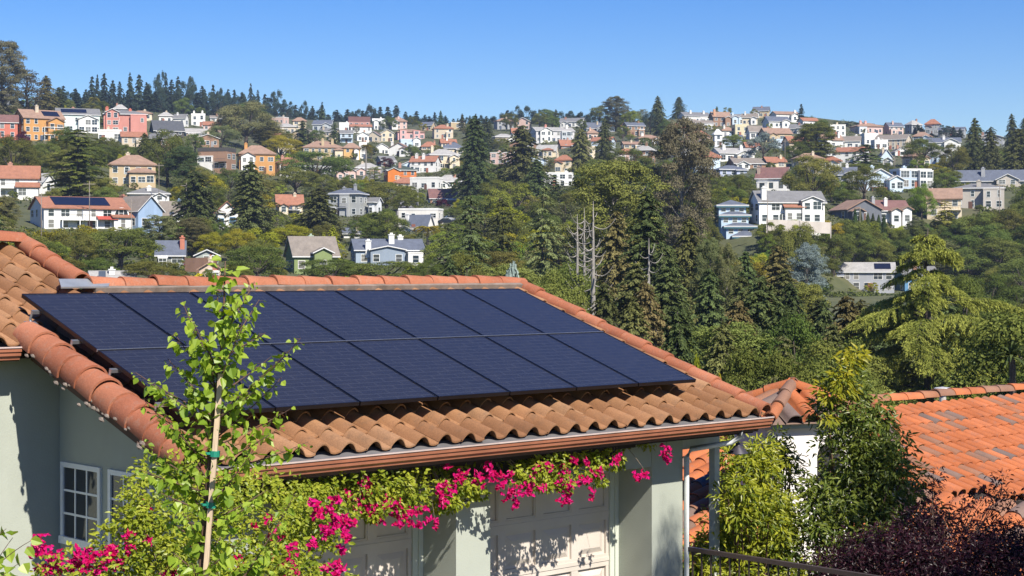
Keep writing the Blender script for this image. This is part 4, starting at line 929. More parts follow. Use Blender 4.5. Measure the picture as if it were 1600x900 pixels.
H_('cream house below the ridge','cream house with red tile roof below the skyline trees',455,478,202,189,183,'hip',RB,CRM,10)
H_('long grey house','long grey house with a band of windows below the skyline',488,520,205,194,187,'gx',RS,PGR,-8)
H_('small white box house','small white box house beside the reddish two tier house',528,545,206,195,191,'flat',WHT,WHT,10)
H_('two tier reddish house','house of two tiers, dusky red above and white tile roofed below',540,578,207,190,182,'flat',RM,(.40,.22,.18),10,wings=((.05,.95,.5,.5,5,'gx',RT,WHT),))
H_('white pointed house','white house with three pointed gables near the skyline',581,603,203,189,185,'gx',WHT,WHT,8,wings=((-.28,.34,.4,1.,1.,'gy',WHT,WHT),(.25,.34,.4,1.,1.,'gy',WHT,WHT)))
H_('blue house with dark balconies','pale blue house with dark balconies across its front',529,551,224,208,203,'gx',RG,LBL,10,balc=((0,.9,.5,DRK),))
H_('white teal gabled house','white house with a teal gable in the row below the ridge',555,576,221,211,206,'gy',TEA,WHT,12)
H_('brown gabled house','tan house with a brown gable between the teal gabled one and the beige one',574,595,222,211,205,'gy',RM,BEI,-12)
H_('beige wide gable','beige house with one wide low gable left of the pink terrace',592,615,222,208,202,'gy',RL,CRM,10)
H_('pink terrace','long rose pink terrace of houses near the top of the hill',616,663,218,206,201,'hip',RB,(.62,.36,.33),10,wings=((-.3,.25,.5,1.2,1,'flat',PNK,(.62,.36,.33)),(.2,.25,.5,1.15,1,'flat',PNK,(.6,.33,.3))))
H_('wide tan villa','wide tan villa with hipped brown tile roof and a row of chimneys',466,534,251,230,219,'hip',RB,TAN,10,ch=((0,.1,.6,TAN),(.25,.2,.5,TAN)),wings=((.4,.2,.5,.8,2.5,'hip',RB,CRM),))
H_('ochre villa','ochre villa with hipped brown roof joined to the wide tan villa',533,562,248,231,223,'hip',RB,(.58,.36,.14),12)
H_('slim white house','slim white house squeezed in beside the ochre villa and the tall palm',560,573,248,228,222,'flat',WHT,WHT,8,cols=1)
H_('white house with dark gables','white house with dark edged double gables beside the tall palm',581,608,241,231,224,'gy',RD,WHT,14)
H_('white house under tan roof','white house under a spreading tan tile roof, middle of the hillside',607,642,244,231,223,'gy',RB,WHT,-12,ch=((-.4,.4,.6,WHT),))
H_('blue white box house','blue white house of plain boxes with a stepped roofline',622,657,231,220,217,'flat',LBL,LBL,10,wings=((.3,.35,.5,1.25,.5,'gy',LBL,WHT),),cols=2)
H_('low red roof','low house showing only a broad red tile roof',656,684,234,229,221,'hip',RT,BEI,8)
H_('house with terracotta cap','cream house with a small terracotta roof and white chimney',686,713,231,223,217,'gx',RT,CRM,12,ch=((-.1,.3,.5,WHT),))
H_('wide slate roof house','cream house under a wide slate roof left of the tall dark conifer',687,726,243,232,222,'hip',RS,CRM,10)
H_('large cream house','large cream house of three storeys with stone chimney beside the tall conifer',662,718,264,242,232,'hip',RL,CRM,16,ch=((-.38,.3,1.,CRM),),balc=((.1,.3,.4,CRM),))
H_('white house with terracotta roof','white house with shallow terracotta roof and two white chimneys above the orange house',640,687,270,252,243,'gx',RT,WHT,-14,ch=((-.3,.3,.8,WHT),(.0,.2,.7,WHT)))
H_('slate blue gabled house','house with steep slate blue gables right behind the vivid orange one',617,671,269,258,248,'gy',RS,LBL,14,ch=((.0,.1,-.5,WHT),))
H_('vivid orange house','vivid burnt orange house with dark green roof and arched window',597,650,285,266,258,'hip',(.05,.07,.055),(.55,.17,.035),12,wings=((-.28,.4,.5,.95,1.5,'gy',(.05,.07,.055),(.58,.18,.035)),),arch=((-.28,.3,1.8,2.6),),balc=((.2,.5,.45,ORG),))
H_('low brick red roof','low spreading brick red roof in front of the vivid orange house',609,656,293,286,277,'hip',RT,BEI,12)
H_('white modern house','white modern flat roofed house with a narrow tall window',640,691,297,279,276,'flat',WHT,WHT,-14,dr=.6,cols=3)
H_('white bungalow with grey roof','white bungalow with a grey roof left of the tall dark conifer',678,722,294,284,273,'hip',RL,WHT,10)
H_('maroon roofed block','squarish house with a big maroon brown roof',667,714,319,309,295,'gx',RM,BRN,10,rows=1)
H_('house with salmon tile roof','white house with salmon red tile roof between dark conifers',427,472,334,318,304,'gx',RT,CRM,12,balc=((.1,.6,.4,None),))
H_('grey two storey house','grey two storey house with white french windows and low slate roof',512,571,339,303,294,'hip',RS,(.33,.34,.33),-16,ch=((-.1,.4,.2,GRY),(.3,.3,.9,GRY)),balc=((.0,.35,.42,GRY),),wings=((.05,.3,.3,.95,.9,'flat',GRY,(.36,.37,.36)),))
H_('white annex','white gable ended annex on the right of the grey two storey house',569,595,338,315,309,'gx',RG,(.62,.63,.64),-22)
H_('white box house','white flat topped box house with tiny paired windows',622,691,360,328,325,'flat',WHT,(.70,.67,.60),-10,dr=.6,rows=2,cols=4,ww=.9,wh=1.)
H_('grey gable in front of the white box','dark slate gabled roof standing right in front of the white box house',630,677,363,355,336,'gx',RS,WHT,-22,ch=((-.45,.3,.2,WHT),))
H_('green shingle house','moss green shingled house with complex grey brown roof and skylight',440,525,427,398,370,'gx',RN,GRN,22,wings=((.12,.4,.5,1.12,1.4,'gy',RN,GRN),),ch=((.0,.6,.2,(.35,.42,.33)),),trim=WHT)
H_('slate blue house','slate blue house with broad low gable and two white chimneys',543,660,415,390,374,'gx',RS,(.30,.36,.42),14,dr=.5,rows=1,cols=4,ch=((.05,.3,.9,WHT),(.2,.5,.6,WHT),(-.32,.0,-.4,WHT)),wings=((-.05,.5,.4,.98,1.5,'gy',RS,(.24,.29,.35)),(.36,.22,.3,.75,2.,'flat',WHT,WHT)))
H_('small blue roofed shed','small pale shed with blue grey roof between the tall green trees',534,562,372,364,357,'gx',RS,WHT,10,rows=1)
H_('white house with red roof','white house with red roof at the right foot of the tall dark conifers',798,819,217,207,200,'gx',RT,WHT,10)
H_('grey white townhouses','row of grey white townhouses with square chimneys',828,898,222,204,197,'gx',RL,(.55,.54,.53),12,ch=((-.2,.3,.8,PNK),(.35,.3,.7,WHT)),wings=((-.25,.3,.4,1.,1.2,'gy',RL,WHT),(.28,.25,.4,.95,1.2,'flat',WHT,PGR)))
H_('peach chimney house','peach house with thick chimney peeking over the brown conifer',916,934,219,208,202,'hip',RB,(.62,.45,.35),10,ch=((-.2,.3,.6,(.6,.4,.3)),))
H_('slate roof by the eucalyptus','broad slate roof behind the skyline eucalyptus',913,941,205,200,191,'gx',RS,PGR,10)
H_('white house with red tip','white house with a spot of red tile under the skyline eucalyptus',952,978,206,196,190,'gx',RT,WHT,-10)
H_('brown red roof house','house with long brown red roof among the brown conifers',872,902,232,227,218,'gx',RT,BRN,14)
H_('cream house with bay','cream house with a red hipped roof over its bay',839,873,246,235,226,'gx',RL,CRM,-12,wings=((.1,.5,.5,1.05,1.5,'hip',RT,CRM),))
H_('tall cream house','tall cream house with small red roof and pillars',868,897,272,250,242,'hip',RT,CRM,-14,ch=((-.4,.3,.6,CRM),))
H_('cream tower house','narrow cream house half behind the brown conifer',915,930,250,233,228,'flat',CRM,CRM,8)
H_('white low building','plain white low building half behind the dark cypress',843,897,292,271,269,'flat',WHT,(.7,.7,.68),10,rows=2,cols=4)
H_('white cream house by the big eucalyptus','cream white house left of the brown eucalyptus crown',994,1033,226,216,210,'hip',RB,CRM,10,ch=((-.3,.3,.5,WHT),))
H_('tan long house','long tan house low among the yellow green trees',972,1003,232,225,221,'gx',RB,TAN,8)
H_('white hilltop house','white hilltop house with grey roof behind the giant brown eucalyptus',1062,1112,192,181,174,'gx',RG,WHT,14,ch=((-.2,.3,.6,WHT),(.3,.3,.5,WHT)))
H_('white lower hilltop house','white house with broad windows just below the hilltop row',1080,1116,203,192,187,'gx',RN,(.66,.65,.63),12)
H_('brown chimney house','brown house with a great tan brick chimney at the hilltop',1110,1143,198,182,174,'gx',RB,BRN,12,ch=((-.42,.1,.8,(.5,.28,.17)),))
H_('white gabled pair','pair of blue white steep gables on the hilltop',1141,1163,196,183,178,'gx',RG,LBL,8,wings=((-.25,.45,.5,1.,1.,'gy',LBL,LBL),(.25,.45,.5,1.,1.,'gy',LBL,LBL)))
H_('cream hilltop house','cream hilltop house with brown roof and broad chimney beside the pair of gables',1160,1186,196,183,177,'gx',RN,CRM,-10,ch=((-.3,.3,.8,WHT),))
H_('yellow house','pale yellow flat house below the hilltop row',1146,1171,213,198,194,'flat',YEL,YEL,10)
H_('white porch house','white house with pale porch between the yellow house and the white tower',1126,1148,214,204,198,'hip',RB,WHT,10,ch=((-.3,.2,.6,WHT),))
H_('white tower','narrow white tower with a pointed roof above the brown eucalyptus',1115,1129,229,210,202,'hip',WHT,(.66,.67,.70),10,cols=1)
H_('dark roofed white house','white house with dark roof and open porch right of the yellow house',1168,1193,217,205,196,'gx',RN,WHT,12)
H_('hilltop house with brown roof','white hilltop house with long brown roof left of the single dark fir',1207,1250,190,178,173,'gx',RB,WHT,12,ch=((.4,.3,.4,WHT),))
H_('lower grey gabled house','grey white house with crossing gables under the hilltop brown roof',1195,1236,200,189,181,'gx',RS,WHT,14,wings=((.25,.35,.4,.95,1.5,'gy',RN,WHT),))
H_('tan brown roofed house','tan house with a long low brown roof below the hilltop houses',1190,1239,222,208,199,'gx',RB,TAN,12)
H_('blue flat house','small sky blue house at the edge of the big pine',1211,1226,231,220,217,'flat',LBL,LBL,8,cols=1)
H_('white row house','long white stepped house with small square chimneys right of the giant eucalyptus',1114,1181,253,239,230,'gx',RL,WHT,14,ch=((-.3,.3,.8,WHT),(.2,.3,.7,WHT)),wings=((.15,.4,.5,.85,2.,'gy',WHT,WHT),))
H_('terracotta roof house','cream house with orange terracotta roof above the blue spruce',1163,1188,234,229,222,'gx',RT,CRM,10,ch=((.1,.3,.5,CRM),))
H_('brown roofed row','long house with flat brown roofs above the pale blue bungalow',1141,1201,264,255,246,'gx',RN,BRN,10)
H_('pale blue bungalow','pale lilac blue bungalow with hipped slate roof',1117,1168,275,265,258,'hip',RS,(.38,.42,.55),14)
H_('orange roof cottage','cottage with orange tile roof and cream walls beside the tall poplar',1194,1229,262,252,245,'gx',RT,CRM,12,ch=((.3,.3,.4,CRM),))
H_('dark tudor house','dark roofed tudor house with black beams on white walls',1184,1240,299,277,261,'gx',RM,WHT,-20,ch=((-.45,.2,.2,(.4,.3,.24)),),trim=DRK)
H_('large white villa','large white villa with grey roof, terracotta strip and arcade of arches',1178,1292,350,315,298,'gx',RG,(.76,.75,.72),10,dr=.45,rows=2,cols=6,ch=((-.42,.1,.6,WHT),),arch=((-.15,.02,1.5,2.4),(.0,.02,1.5,2.4),(.15,.02,1.5,2.4)),wings=((.28,.3,.5,1.05,1.2,'gy',RG,WHT),(.02,.28,.3,.78,.8,'gx',RT,WHT)))
H_('white house with balconies','tall white house with stacked balconies beside the spreading pine',1279,1319,246,218,210,'gx',RB,WHT,14,ch=((.35,.2,.8,WHT),),balc=((0,.7,.35,None),(0,.7,.65,None)))
H_('pink hilltop villa','pink hilltop villa with several chimneys right on the skyline',1334,1381,209,197,191,'hip',RB,(.6,.42,.38),12,ch=((-.3,.3,.8,(.6,.35,.3)),(-.1,.3,.7,(.6,.35,.3))),wings=((-.35,.3,.5,.8,2,'flat',LBL,WHT),))
H_('white grey house','white house with crossed dark roofs between the pine and the pink villa',1304,1351,234,220,212,'gx',RN,WHT,-14)
H_('white chimney house','white house with a tall square chimney left of the long apartment block',1348,1373,227,214,208,'flat',WHT,WHT,10,ch=((-.3,.3,1.4,WHT),))
H_('long apartment block','long beige apartment block with rows of small windows under a brown roof',1372,1432,234,217,209,'gx',RN,BEI,-26,rows=3,cols=6,ww=.9)
H_('white low house by the apartments','white low house tucked at the left foot of the apartment block',1364,1388,233,222,218,'flat',WHT,WHT,10)
H_('white gable','plain white gable standing below the apartment block',1396,1420,243,237,230,'gy',RN,WHT,10,rows=1,cols=1)
H_('blue grey gabled house','blue grey house with steep slate roof below the apartment block',1374,1395,257,245,234,'gy',RS,LBL,12)
H_('small white cottage','small white cottage beside the utility pole',1380,1397,259,251,246,'gy',RN,WHT,-10)
H_('white house on the right ridge','white house with slate roof among dark trees on the right ridge',1452,1509,236,222,214,'gx',RS,WHT,-12,ch=((0,.3,.5,WHT),),wings=((.2,.4,.5,1.05,1.5,'gy',RS,WHT),))
H_('narrow white house','narrow white house with a gabled bay and a raised deck',1302,1343,297,272,261,'gx',RS,WHT,-14,wings=((.3,.38,.4,1.05,1,'gy',RS,WHT),),balc=((-.25,.45,.35,DRK),))
H_('pale blue house with two gables','pale blue house with two white edged gables and a wooden deck',1341,1402,299,277,264,'gy',RL,LBL,14,dr=.9,wings=((.4,.45,.5,.82,2.5,'gy',RL,LBL),),balc=((-.1,.5,.3,(.25,.12,.09)),))
H_('glass fronted modern house','modern flat roofed house with white frames and large blue glass front',1397,1459,295,266,263,'flat',WHT,(.42,.50,.60),16,dr=.6,ww=2.6,wh=1.9,cols=3,wings=((.28,.42,.5,.96,1.2,'flat',WHT,WHT),))
H_('long dark slate house','long low house with dark slate gabled roofs at the right edge',1499,1612,290,281,265,'gx',RS,STU,-10,dr=.3,cols=6,ch=((-.12,.2,.5,GRY),),wings=((.2,.3,1.4,1,3,'gy',RS,STU),))
H_('taupe stucco house','taupe stucco house with square wings and narrow windows',1496,1584,327,294,286,'hip',RG,STU,-16,ch=((.0,.1,.5,STU),),wings=((.3,.42,.5,.92,2.,'flat',STU,(.5,.46,.4)),),rows=2,cols=4,ww=.8)
H_('cream house with balconies','cream house with brown tile roof and balconies behind the golden deodar',1450,1511,343,309,294,'gx',RB,CRM,-14,balc=((.3,.45,.45,CRM),),arch=((.3,.04,2.,2.4),))
H_('tan roofed gable house','house with pinkish tan roof, dark gable and grey chimney',1308,1381,347,327,312,'gy',RB,(.13,.14,.16),16,dr=1.,ch=((.4,.3,.6,GRY),),trim=WHT)
H_('white steep gabled house','white house with steep little gables under a pinkish brown roof',1364,1423,352,328,313,'gx',RM,WHT,12,ch=((-.2,.2,.3,WHT),),wings=((.0,.3,.4,.95,1.5,'gy',RB,WHT),(.35,.3,.4,1.05,1.5,'gy',RB,WHT)))
H_('grey house with solar panels','grey two storey house with solar panels on its pale roof and white windows',1298,1403,457,424,411,'gx',RL,(.34,.35,.37),-8,dr=.4,rows=2,cols=6,solar=(.2,.45,.15,.8),trim=WHT,wings=((-.4,.2,.5,.8,.6,'gx',RS,(.2,.2,.22)),))
H_('blue house behind the cedar','bright blue house seen through the golden cedar boughs',1403,1472,459,432,417,'gx',RG,(.10,.22,.36),14,trim=WHT)
H_('dark wooden house','dark wooden house at the top left edge under the eucalyptus',-26,13,164,150,141,'gx',RG,(.10,.11,.13),14)
# the stepped teal house: tiers going down the slope, each with its own slate hip roof
def stepped_house():
    Y = 372.; t = bpy.data.objects.new('house', None); COL.objects.link(t); c = P3(1150, 372, Y); t.location = c; tag(t, 'teal trimmed pale blue house stepping down the slope in five slate roofed tiers', 'house', 'houses on the hillside')
    tiers = [(1125,1175,332,320,311,6), (1127,1177,350,336,328,4), (1133,1185,368,354,346,2), (1145,1185,384,370,360,0), (1164,1188,402,386,374,-2)]
    tm = paint(TEA, .6, 1, .1)
    for x0, x1, yb, ye, yt, dy in tiers:
        k = Y/F; w = (x1-x0)*k*.86; xm = ((x0+x1)/2-1150)*k; z = (372-yb)*k; h = (yb-ye)*k; rh = (ye-yt)*k
        block(t, w, 6.5, h, rh, 'hip', RS, (.46,.58,.68), xm, dy, z, found=3, over=.6)
        b = MB(); b.box((xm-w/2-.62, dy-.62, z+h-.32), (xm+w/2+.62, dy-.55, z+h-.17)); b.build('eave_board', tm, t, local=True)
        n = max(1, int(w/1.7))
        for j in range(n): add_window(t, xm-w/2+w*(j+.5)/n, dy-.004, z+.25*h, 0, 1.0, h*.45, 'sash', M_WHITE)
    HS.append(dict(o=t, short='stepped teal house', x0=1125, x1=1188, yt=311, yb=400, Y=Y, cov=0.))
stepped_house()
def awning():
    t = [h['o'] for h in HS if h['short'] == 'big white house'][0]; m = MB(); m.slab([(2.0, -1.5, 2.3), (6.2, -1.5, 2.3), (6.2, -.01, 3.0), (2.0, -.01, 3.0)], (0, 0, .06)); m.build('awning', metal((.36,.06,.04), .8, 0, 'red_canvas'), t, local=True)
awning()
# white retaining wall under the villa, timber fence, road rail, roadside signs, street lamp, poles, cars
def strip_wall(name, label, cat, pts, h, th, m):
    t = thing(name, P3(pts[0][0], pts[0][1], pts[0][2]), label, cat); w = MB()
    for (a, b, Y1), (c, d, Y2) in zip(pts[:-1], pts[1:]):
        p, q = P3(a, b, Y1), P3(c, d, Y2); w.slab([p-UP*1, q-UP*1, q+UP*h, p+UP*h], np.array([0, th, 0]))
    w.build('panel', m, t); k = MB()
    for a, b, Y1 in pts: p = P3(a, b, Y1); k.box(p-np.array([.1, .12, 2]), p+np.array([.1, .0, h+.15]))
    k.build('post', m, t) if len(pts) == 2 else k.build('coping', m, t)
    return t
strip_wall('retaining_wall', 'white retaining wall below the large white villa', 'wall', [(1198,353,364),(1250,355,365),(1298,358,368)], 1.4, .4, paint((.50,.45,.40), .9, .6, .12))
strip_wall('fence', 'brown timber fence below the small grey cottage', 'fence', [(290,418,296),(338,416,298)], 1.6, .1, paint((.17,.10,.07), .9, 1, .2))
strip_wall('fence', 'white road rail above the grey house with solar panels', 'fence', [(1296,399,392),(1370,396,394)], 1.1, .08, M_WHITE)
strip_wall('fence', 'dark brown board fence below the white road rail', 'fence', [(1310,410,386),(1340,410,386)], 1.5, .1, paint((.11,.075,.055), .9, 1, .2))
def pole(px, top, base, label, name='utility_pole', arm=0, r=.14, c=(.2,.17,.14), Y=None, lamp=False):
    Y = Y or D(px, base); p = P3(px, base, Y); q = P3(px, top, Y); t = thing(name, p, label, name.replace('_', ' ')); m = barkmat(c, 'weathered_pole')
    s = MB(); s.tube([p-UP*1.5, q], [r, r*.8], 7); s.build('post', m, t, smooth=True); a = MB()
    if lamp:
        e = q+np.array([-2.4, 0, .3]); a.tube([q-UP*.6, q+np.array([-.8, 0, .2]), e], .06, 5); a.build('arm', m, t); h = MB(); h.box(e-np.array([.5, .15, .1]), e+np.array([.1, .15, .05])); h.build('lamp_head', M_ZINC, t)
    else: a.box(q-np.array([1.2, .06, .7]), q+np.array([1.2, .06, -.55])); a.build('crossarm', m, t)
pole(653, 297, 327, 'grey street lamp with an arm over the small street', 'street_lamp', c=(.3,.3,.3), lamp=True)
pole(1456, 238, 262, 'wooden utility pole with crossarm above the glass fronted house'); pole(1433, 253, 270, 'short utility pole beside the small white cottage')
pole(1398, 244, 262, 'utility pole among the roofs below the apartment block')
def road_sign(px, py, c, label, diamond):
    Y = 386.; p = P3(px, py, Y); t = thing('road_sign', p-UP*4, label, 'road sign'); s = MB(); s.tube([p-UP*5, p+UP*.6], .05, 5); s.build('post', M_ZINC, t); b = MB()
    if diamond: b.slab([p+np.array([-.9,-.06,0]), p+np.array([0,-.06,-1.1]), p+np.array([.9,-.06,0]), p+np.array([0,-.06,1.1])], (0, .04, 0))
    else: b.slab([p+np.array([-1.5,-.06,-.35]), p+np.array([1.5,-.06,-.35]), p+np.array([1.5,-.06,.35]), p+np.array([-1.5,-.06,.35])], (0, .04, 0))
    b.build('panel', metal(c, .5, 0, 'sign_paint'), t)
# smaller houses packed between the others
def small_houses():
    rng = random.Random(4242); made = []
    cols_ = [('white', WHT), ('white', WHT), ('cream', CRM), ('grey', GRY), ('tan', TAN), ('beige', BEI), ('pale blue', LBL), ('pinkish', (.6,.42,.36)), ('brown', BRN)]
    rfs = [('grey gabled roof', RG, 'gx'), ('pale hipped roof', RL, 'hip'), ('slate roof', RS, 'gx'), ('brown roof', RN, 'gy'), ('terracotta roof', RT, 'hip'), ('tan roof', RB, 'hip'), ('terracotta gabled roof', RT, 'gx'), ('flat roof', WHT, 'flat')]
    for area, n in (((1056, 1270, 178, 250), 34), ((1100, 1300, 245, 275), 5), ((1290, 1500, 200, 262), 18), ((430, 720, 192, 285), 20), ((780, 1010, 198, 262), 16), ((190, 330, 178, 230), 4), ((1500, 1600, 222, 262), 3)):
        k = 0; tr_ = 0
        while k < n and tr_ < 1500:
            tr_ += 1; c = rng.uniform(area[0], area[1]); b = rng.uniform(max(area[2], ridge(c)+6), area[3]); Y = D(c, b); w = rng.uniform(8, 15)*F/Y; h = rng.uniform(2.8, 5.6)*F/Y; rh = rng.uniform(1.5, 2.6)*F/Y
            x0, x1, yt = c-w/2, c+w/2, b-h-rh
            if any(max(0, min(x1, q['x1'])-max(x0, q['x0']))*max(0, min(b, q['yb'])-max(yt, q['yt'])) > .2*min((x1-x0)*(b-yt), (q['x1']-q['x0'])*(q['yb']-q['yt'])) or (abs(b-q['yb']) < 4 and x1 > q['x0'] and x0 < q['x1']) for q in HS): continue
            cn, cc = rng.choice(cols_); rn, rc, kd = rng.choice(rfs)
            o = house(f'{cn} house', '', x0, x1, b, b-h, yt if kd != 'flat' else b-h-1, kd, rc, cc, rng.choice((-22, -14, 10, 16, 28))); HS[-1]['auto'] = True
            made.append(dict(o=o, x=c, t=yt, b=b, w=w, words=f'small {cn} house with {rn}', label=None, group='houses on the hillside', Y=Y)); k += 1
    return made
SMALL = small_houses()
for q_ in HS:
    if q_.get('auto'): q_['short'] = None
road_sign(1325, 381, (.45,.55,.03), 'yellow green diamond road sign in the shade of the round oak', True); road_sign(1302, 385, (.04,.35,.33), 'teal street name sign beside the diamond road sign', False)
def car(px, base, Y, c, label, rz):
    p = P3(px, base, Y); t = thing('parked_car', p, label, 'car', rz=rz); b = MB()
    def sec(x, z0, z1, w): return [(x, -w, z0), (x, w, z0), (x, w, z1), (x, -w, z1)]
    xs = [(-2.2, .35, .75, .8), (-1.9, .3, .95, .87), (-.9, .3, 1.0, .9), (.9, .3, 1.0, .9), (1.9, .3, .9, .87), (2.2, .35, .7, .8)]
    def skin(m, xs):
        for a, d in zip(xs[:-1], xs[1:]): m.hexa([(a[0], -a[3], a[1]), (d[0], -d[3], d[1]), (d[0], d[3], d[1]), (a[0], a[3], a[1])], [(a[0], -a[3], a[2]), (d[0], -d[3], d[2]), (d[0], d[3], d[2]), (a[0], a[3], a[2])])
    skin(b, xs); b.build('body', metal(c, .25, .3, 'car_paint'), t, local=True)
    g = MB(); skin(g, [(-1.6, .99, 1.02, .8), (-1.0, .99, 1.45, .7), (.5, .99, 1.47, .7), (1.2, .99, 1.02, .8)]); g.build('cabin', glassmat((.02,.025,.03), .1), t, local=True)
    for sx in (-1.35, 1.35):
        for sy in (-.86, .86): w = MB(); w.tube([(sx, sy-.1, .33), (sx, sy+.1, .33)], .33, 12); w.build('wheel', M_DARK, t, local=True)
st = MB(); st.slab([P3(620, 331, 470), P3(652, 331, 470), P3(655, 311, 545), P3(628, 311, 545)], -UP*1.); so2 = st.build('street', paint((.26,.25,.25), .95, .3, .15, 'asphalt')); tag(so2, 'pale grey street climbing between hedges', 'street', kind='structure')
st = MB(); st.slab([P3(566, 280, 650), P3(594, 274, 665), P3(600, 262, 735), P3(572, 262, 735)], -UP*1.); st = st.build('street', paint((.26,.25,.25), .95, .3, .15, 'asphalt')); tag(st, 'short grey street rising beside the vivid orange house', 'street', kind='structure')
car(640, 322, 493, (.03,.035,.05), 'dark car parked on the pale street by the street lamp', .4); car(697, 350, 432, (.02,.025,.035), 'dark car parked to the right of the white box house', .2); car(705, 346, 440, (.45,.46,.47), 'silver car beside the dark one by the white box house', .2)
# ---------------------------------------------------------------- the trees one can tell apart in the photograph
t_ = tree
# left ridge and skyline
t_('euch0','euc',4,58,78,'eucalyptus','tall open eucalyptus',base=196,label='tall grey green eucalyptus reaching highest into the sky at the left edge')
t_('euc1','euc',42,104,70,'eucalyptus','brown green eucalyptus',base=190,label='broad eucalyptus leaning into the taller one at the left edge')
t_('conh1','conb',72,118,40,'pine_tree','brownish pine',base=182,label='brownish pine just right of the two left edge eucalyptuses')
t_('conh0','con',92,136,34,'pine_tree','brownish pine',base=182)
for px, top, w in ((99,133,13),(118,138,22),(134,140,20),(144,118,13),(152,117,12),(163,114,19),(176,126,20),(187,127,14),(203,114,15),(217,116,20),(229,128,14),(240,121,16),(250,113,11),(259,113,11),(268,124,17),(278,120,20),(300,128,18),(316,134,18),(333,131,12),(345,135,14),(356,140,18),(366,139,11),(378,143,15),(392,131,12),(403,140,10),(414,146,12),(430,142,15),(452,166,18),(462,163,12),(475,160,14),(488,166,18),(503,160,13),(527,172,22),(543,170,16),(556,173,12),(567,172,12),(580,162,18),(594,166,16),(606,166,18),(619,164,18),(634,174,14),(651,173,14),(664,179,14),(679,175,13),(700,186,12),(722,180,11),(734,181,13),(743,178,12),(755,182,12),(768,184,18),(780,176,18),(793,172,20)):
    c = D(px, ridge(px))*1.10; t_('con%d' % (px % 3) if (px*7) % 5 else 'oak%d' % (px % 4), 'far', px, top, w*1.65, 'fir_tree', 'blue green skyline fir', Y=c)
t_('oak1','far',292,117,30,'pine_tree','broad topped skyline pine',Y=D(292,ridge(292))*1.08,label='broad flat topped pine standing among the pointed skyline firs')
for px, top, w in ((807,168,22),(822,166,26),(838,172,18),(848,178,18),(862,176,24),(880,174,26),(897,172,24),(912,174,20),(928,170,18)):
    t_('oak%d' % (px % 4),'far',px,top,w*1.2,'pine_tree','rounded blue skyline pine',Y=D(px,ridge(px))*1.08)
t_('euch1','euc',962,149,46,'eucalyptus','skyline eucalyptus',base=206,label='tall airy eucalyptus on the skyline above the slate roof')
t_('conh2','con',1028,150,30,'redwood_tree','dark skyline redwood',base=204,label='dark pointed redwood on the skyline, taller of two beside the giant eucalyptus')
t_('conh3','con',1061,151,28,'redwood_tree','dark skyline redwood',base=184,label='dark rounded redwood on the skyline above the giant eucalyptus')
t_('oak2','bright',985,174,34,'tree','bright green tree',base=212,label='bright green round tree beneath the skyline eucalyptus')
t_('oak3','far',1016,176,30,'tree','dark round tree',base=208)
t_('con0','far',1252,162,15,'fir_tree','single dark fir',base=196,label='single dark fir standing alone on the bare hilltop skyline')
for px, top, w in ((1120,166,12),(1138,168,16),(1178,170,12),(1330,190,24),(1310,192,18),(1396,206,12),(1424,203,10),(1434,194,14),(1440,198,14),(1455,208,12),(1478,196,22),(1490,198,18),(1500,200,14)):
    t_('oak%d' % (px % 4) if px in (1138,1178,1330,1310,1478) else 'con%d' % (px % 3),'mid' if px < 1200 else 'far',px,top,w,'tree','skyline tree',base=ridge(px)+8)
t_('conh0','con',1523,184,40,'redwood_tree','tall right ridge redwood',base=272,label='tallest dark pointed redwood of the group on the right ridge')
t_('conh1','con',1548,198,42,'redwood_tree','right ridge redwood',base=276,label='shaggy dark redwood between two taller ones on the right ridge')
t_('conh2','con',1581,178,30,'redwood_tree','right ridge redwood',base=250,label='dark redwood with a split top on the right ridge')
t_('conh3','conb',1592,200,66,'redwood_tree','brown redwood',base=282,label='broad brown green redwood at the right edge of the ridge')
t_('conh1','con',1600,184,26,'redwood_tree','right ridge redwood',base=240)
t_('oakh0','mid',1490,226,46,'tree','dark round tree',base=282); t_('oakh1','oak',1440,216,60,'tree','dark spreading tree',base=262)
t_('euch0','oak',1275,190,78,'pine_tree','spreading pine',base=262,label='big dark spreading pine in the gap between the right hand hilltop houses')
t_('deo0','oak',1352,224,76,'cypress','spreading dark cypress',base=272,label='dark flat layered cypress left of the apartment block')
t_('oakh2','oak',1245,222,44,'tree','dark round tree',base=262)
t_('oakh0','mid',1268,244,84,'poplar','leafy green tree',base=322,label='tall leafy green tree between the tudor house and the narrow white house')
t_('oakh1','mid',1246,258,44,'poplar','leafy green tree',base=312)
t_('oak0','blue',1192,206,52,'spruce_tree','dark blue spruce',base=252)
t_('oakh2','bright',1146,211,38,'tree','bright green round tree',base=232,label='bright green round tree in front of the yellow hilltop house')
# giant eucalyptuses and dark conifers in the middle
t_('euch1','euc',1066,178,122,'eucalyptus','giant brown eucalyptus',Y=330,bark='p',label='giant brown grey eucalyptus with pale bark showing through its crown')
t_('euch0','eucg',958,243,170,'eucalyptus','broad olive green eucalyptus',Y=262,bark='p',label='broad olive green eucalyptus with a rounded crown left of the giant brown one')
t_('conh0','con',742,180,70,'redwood_tree','tall dark redwood',base=322,label='tall dark redwood by the large cream house, left of a pair')
t_('conh1','con',815,196,94,'redwood_tree','tall dark redwood',base=312,label='wide dark double crowned redwood, right of a pair above the ridge tiles')
t_('conh2','con',838,250,64,'redwood_tree','dark redwood',base=330)
t_('conh3','conb',908,200,46,'pine_tree','brown sparse pine',base=268,label='sparse brown pine beside the peach chimney house')
t_('conh0','con',945,184,36,'pine_tree','dark pine',base=262)
t_('oakh1','oak',985,232,70,'tree','dark brown green tree',base=292)
t_('deo1','oak',866,272,62,'cypress','dark flat cypress',base=320)
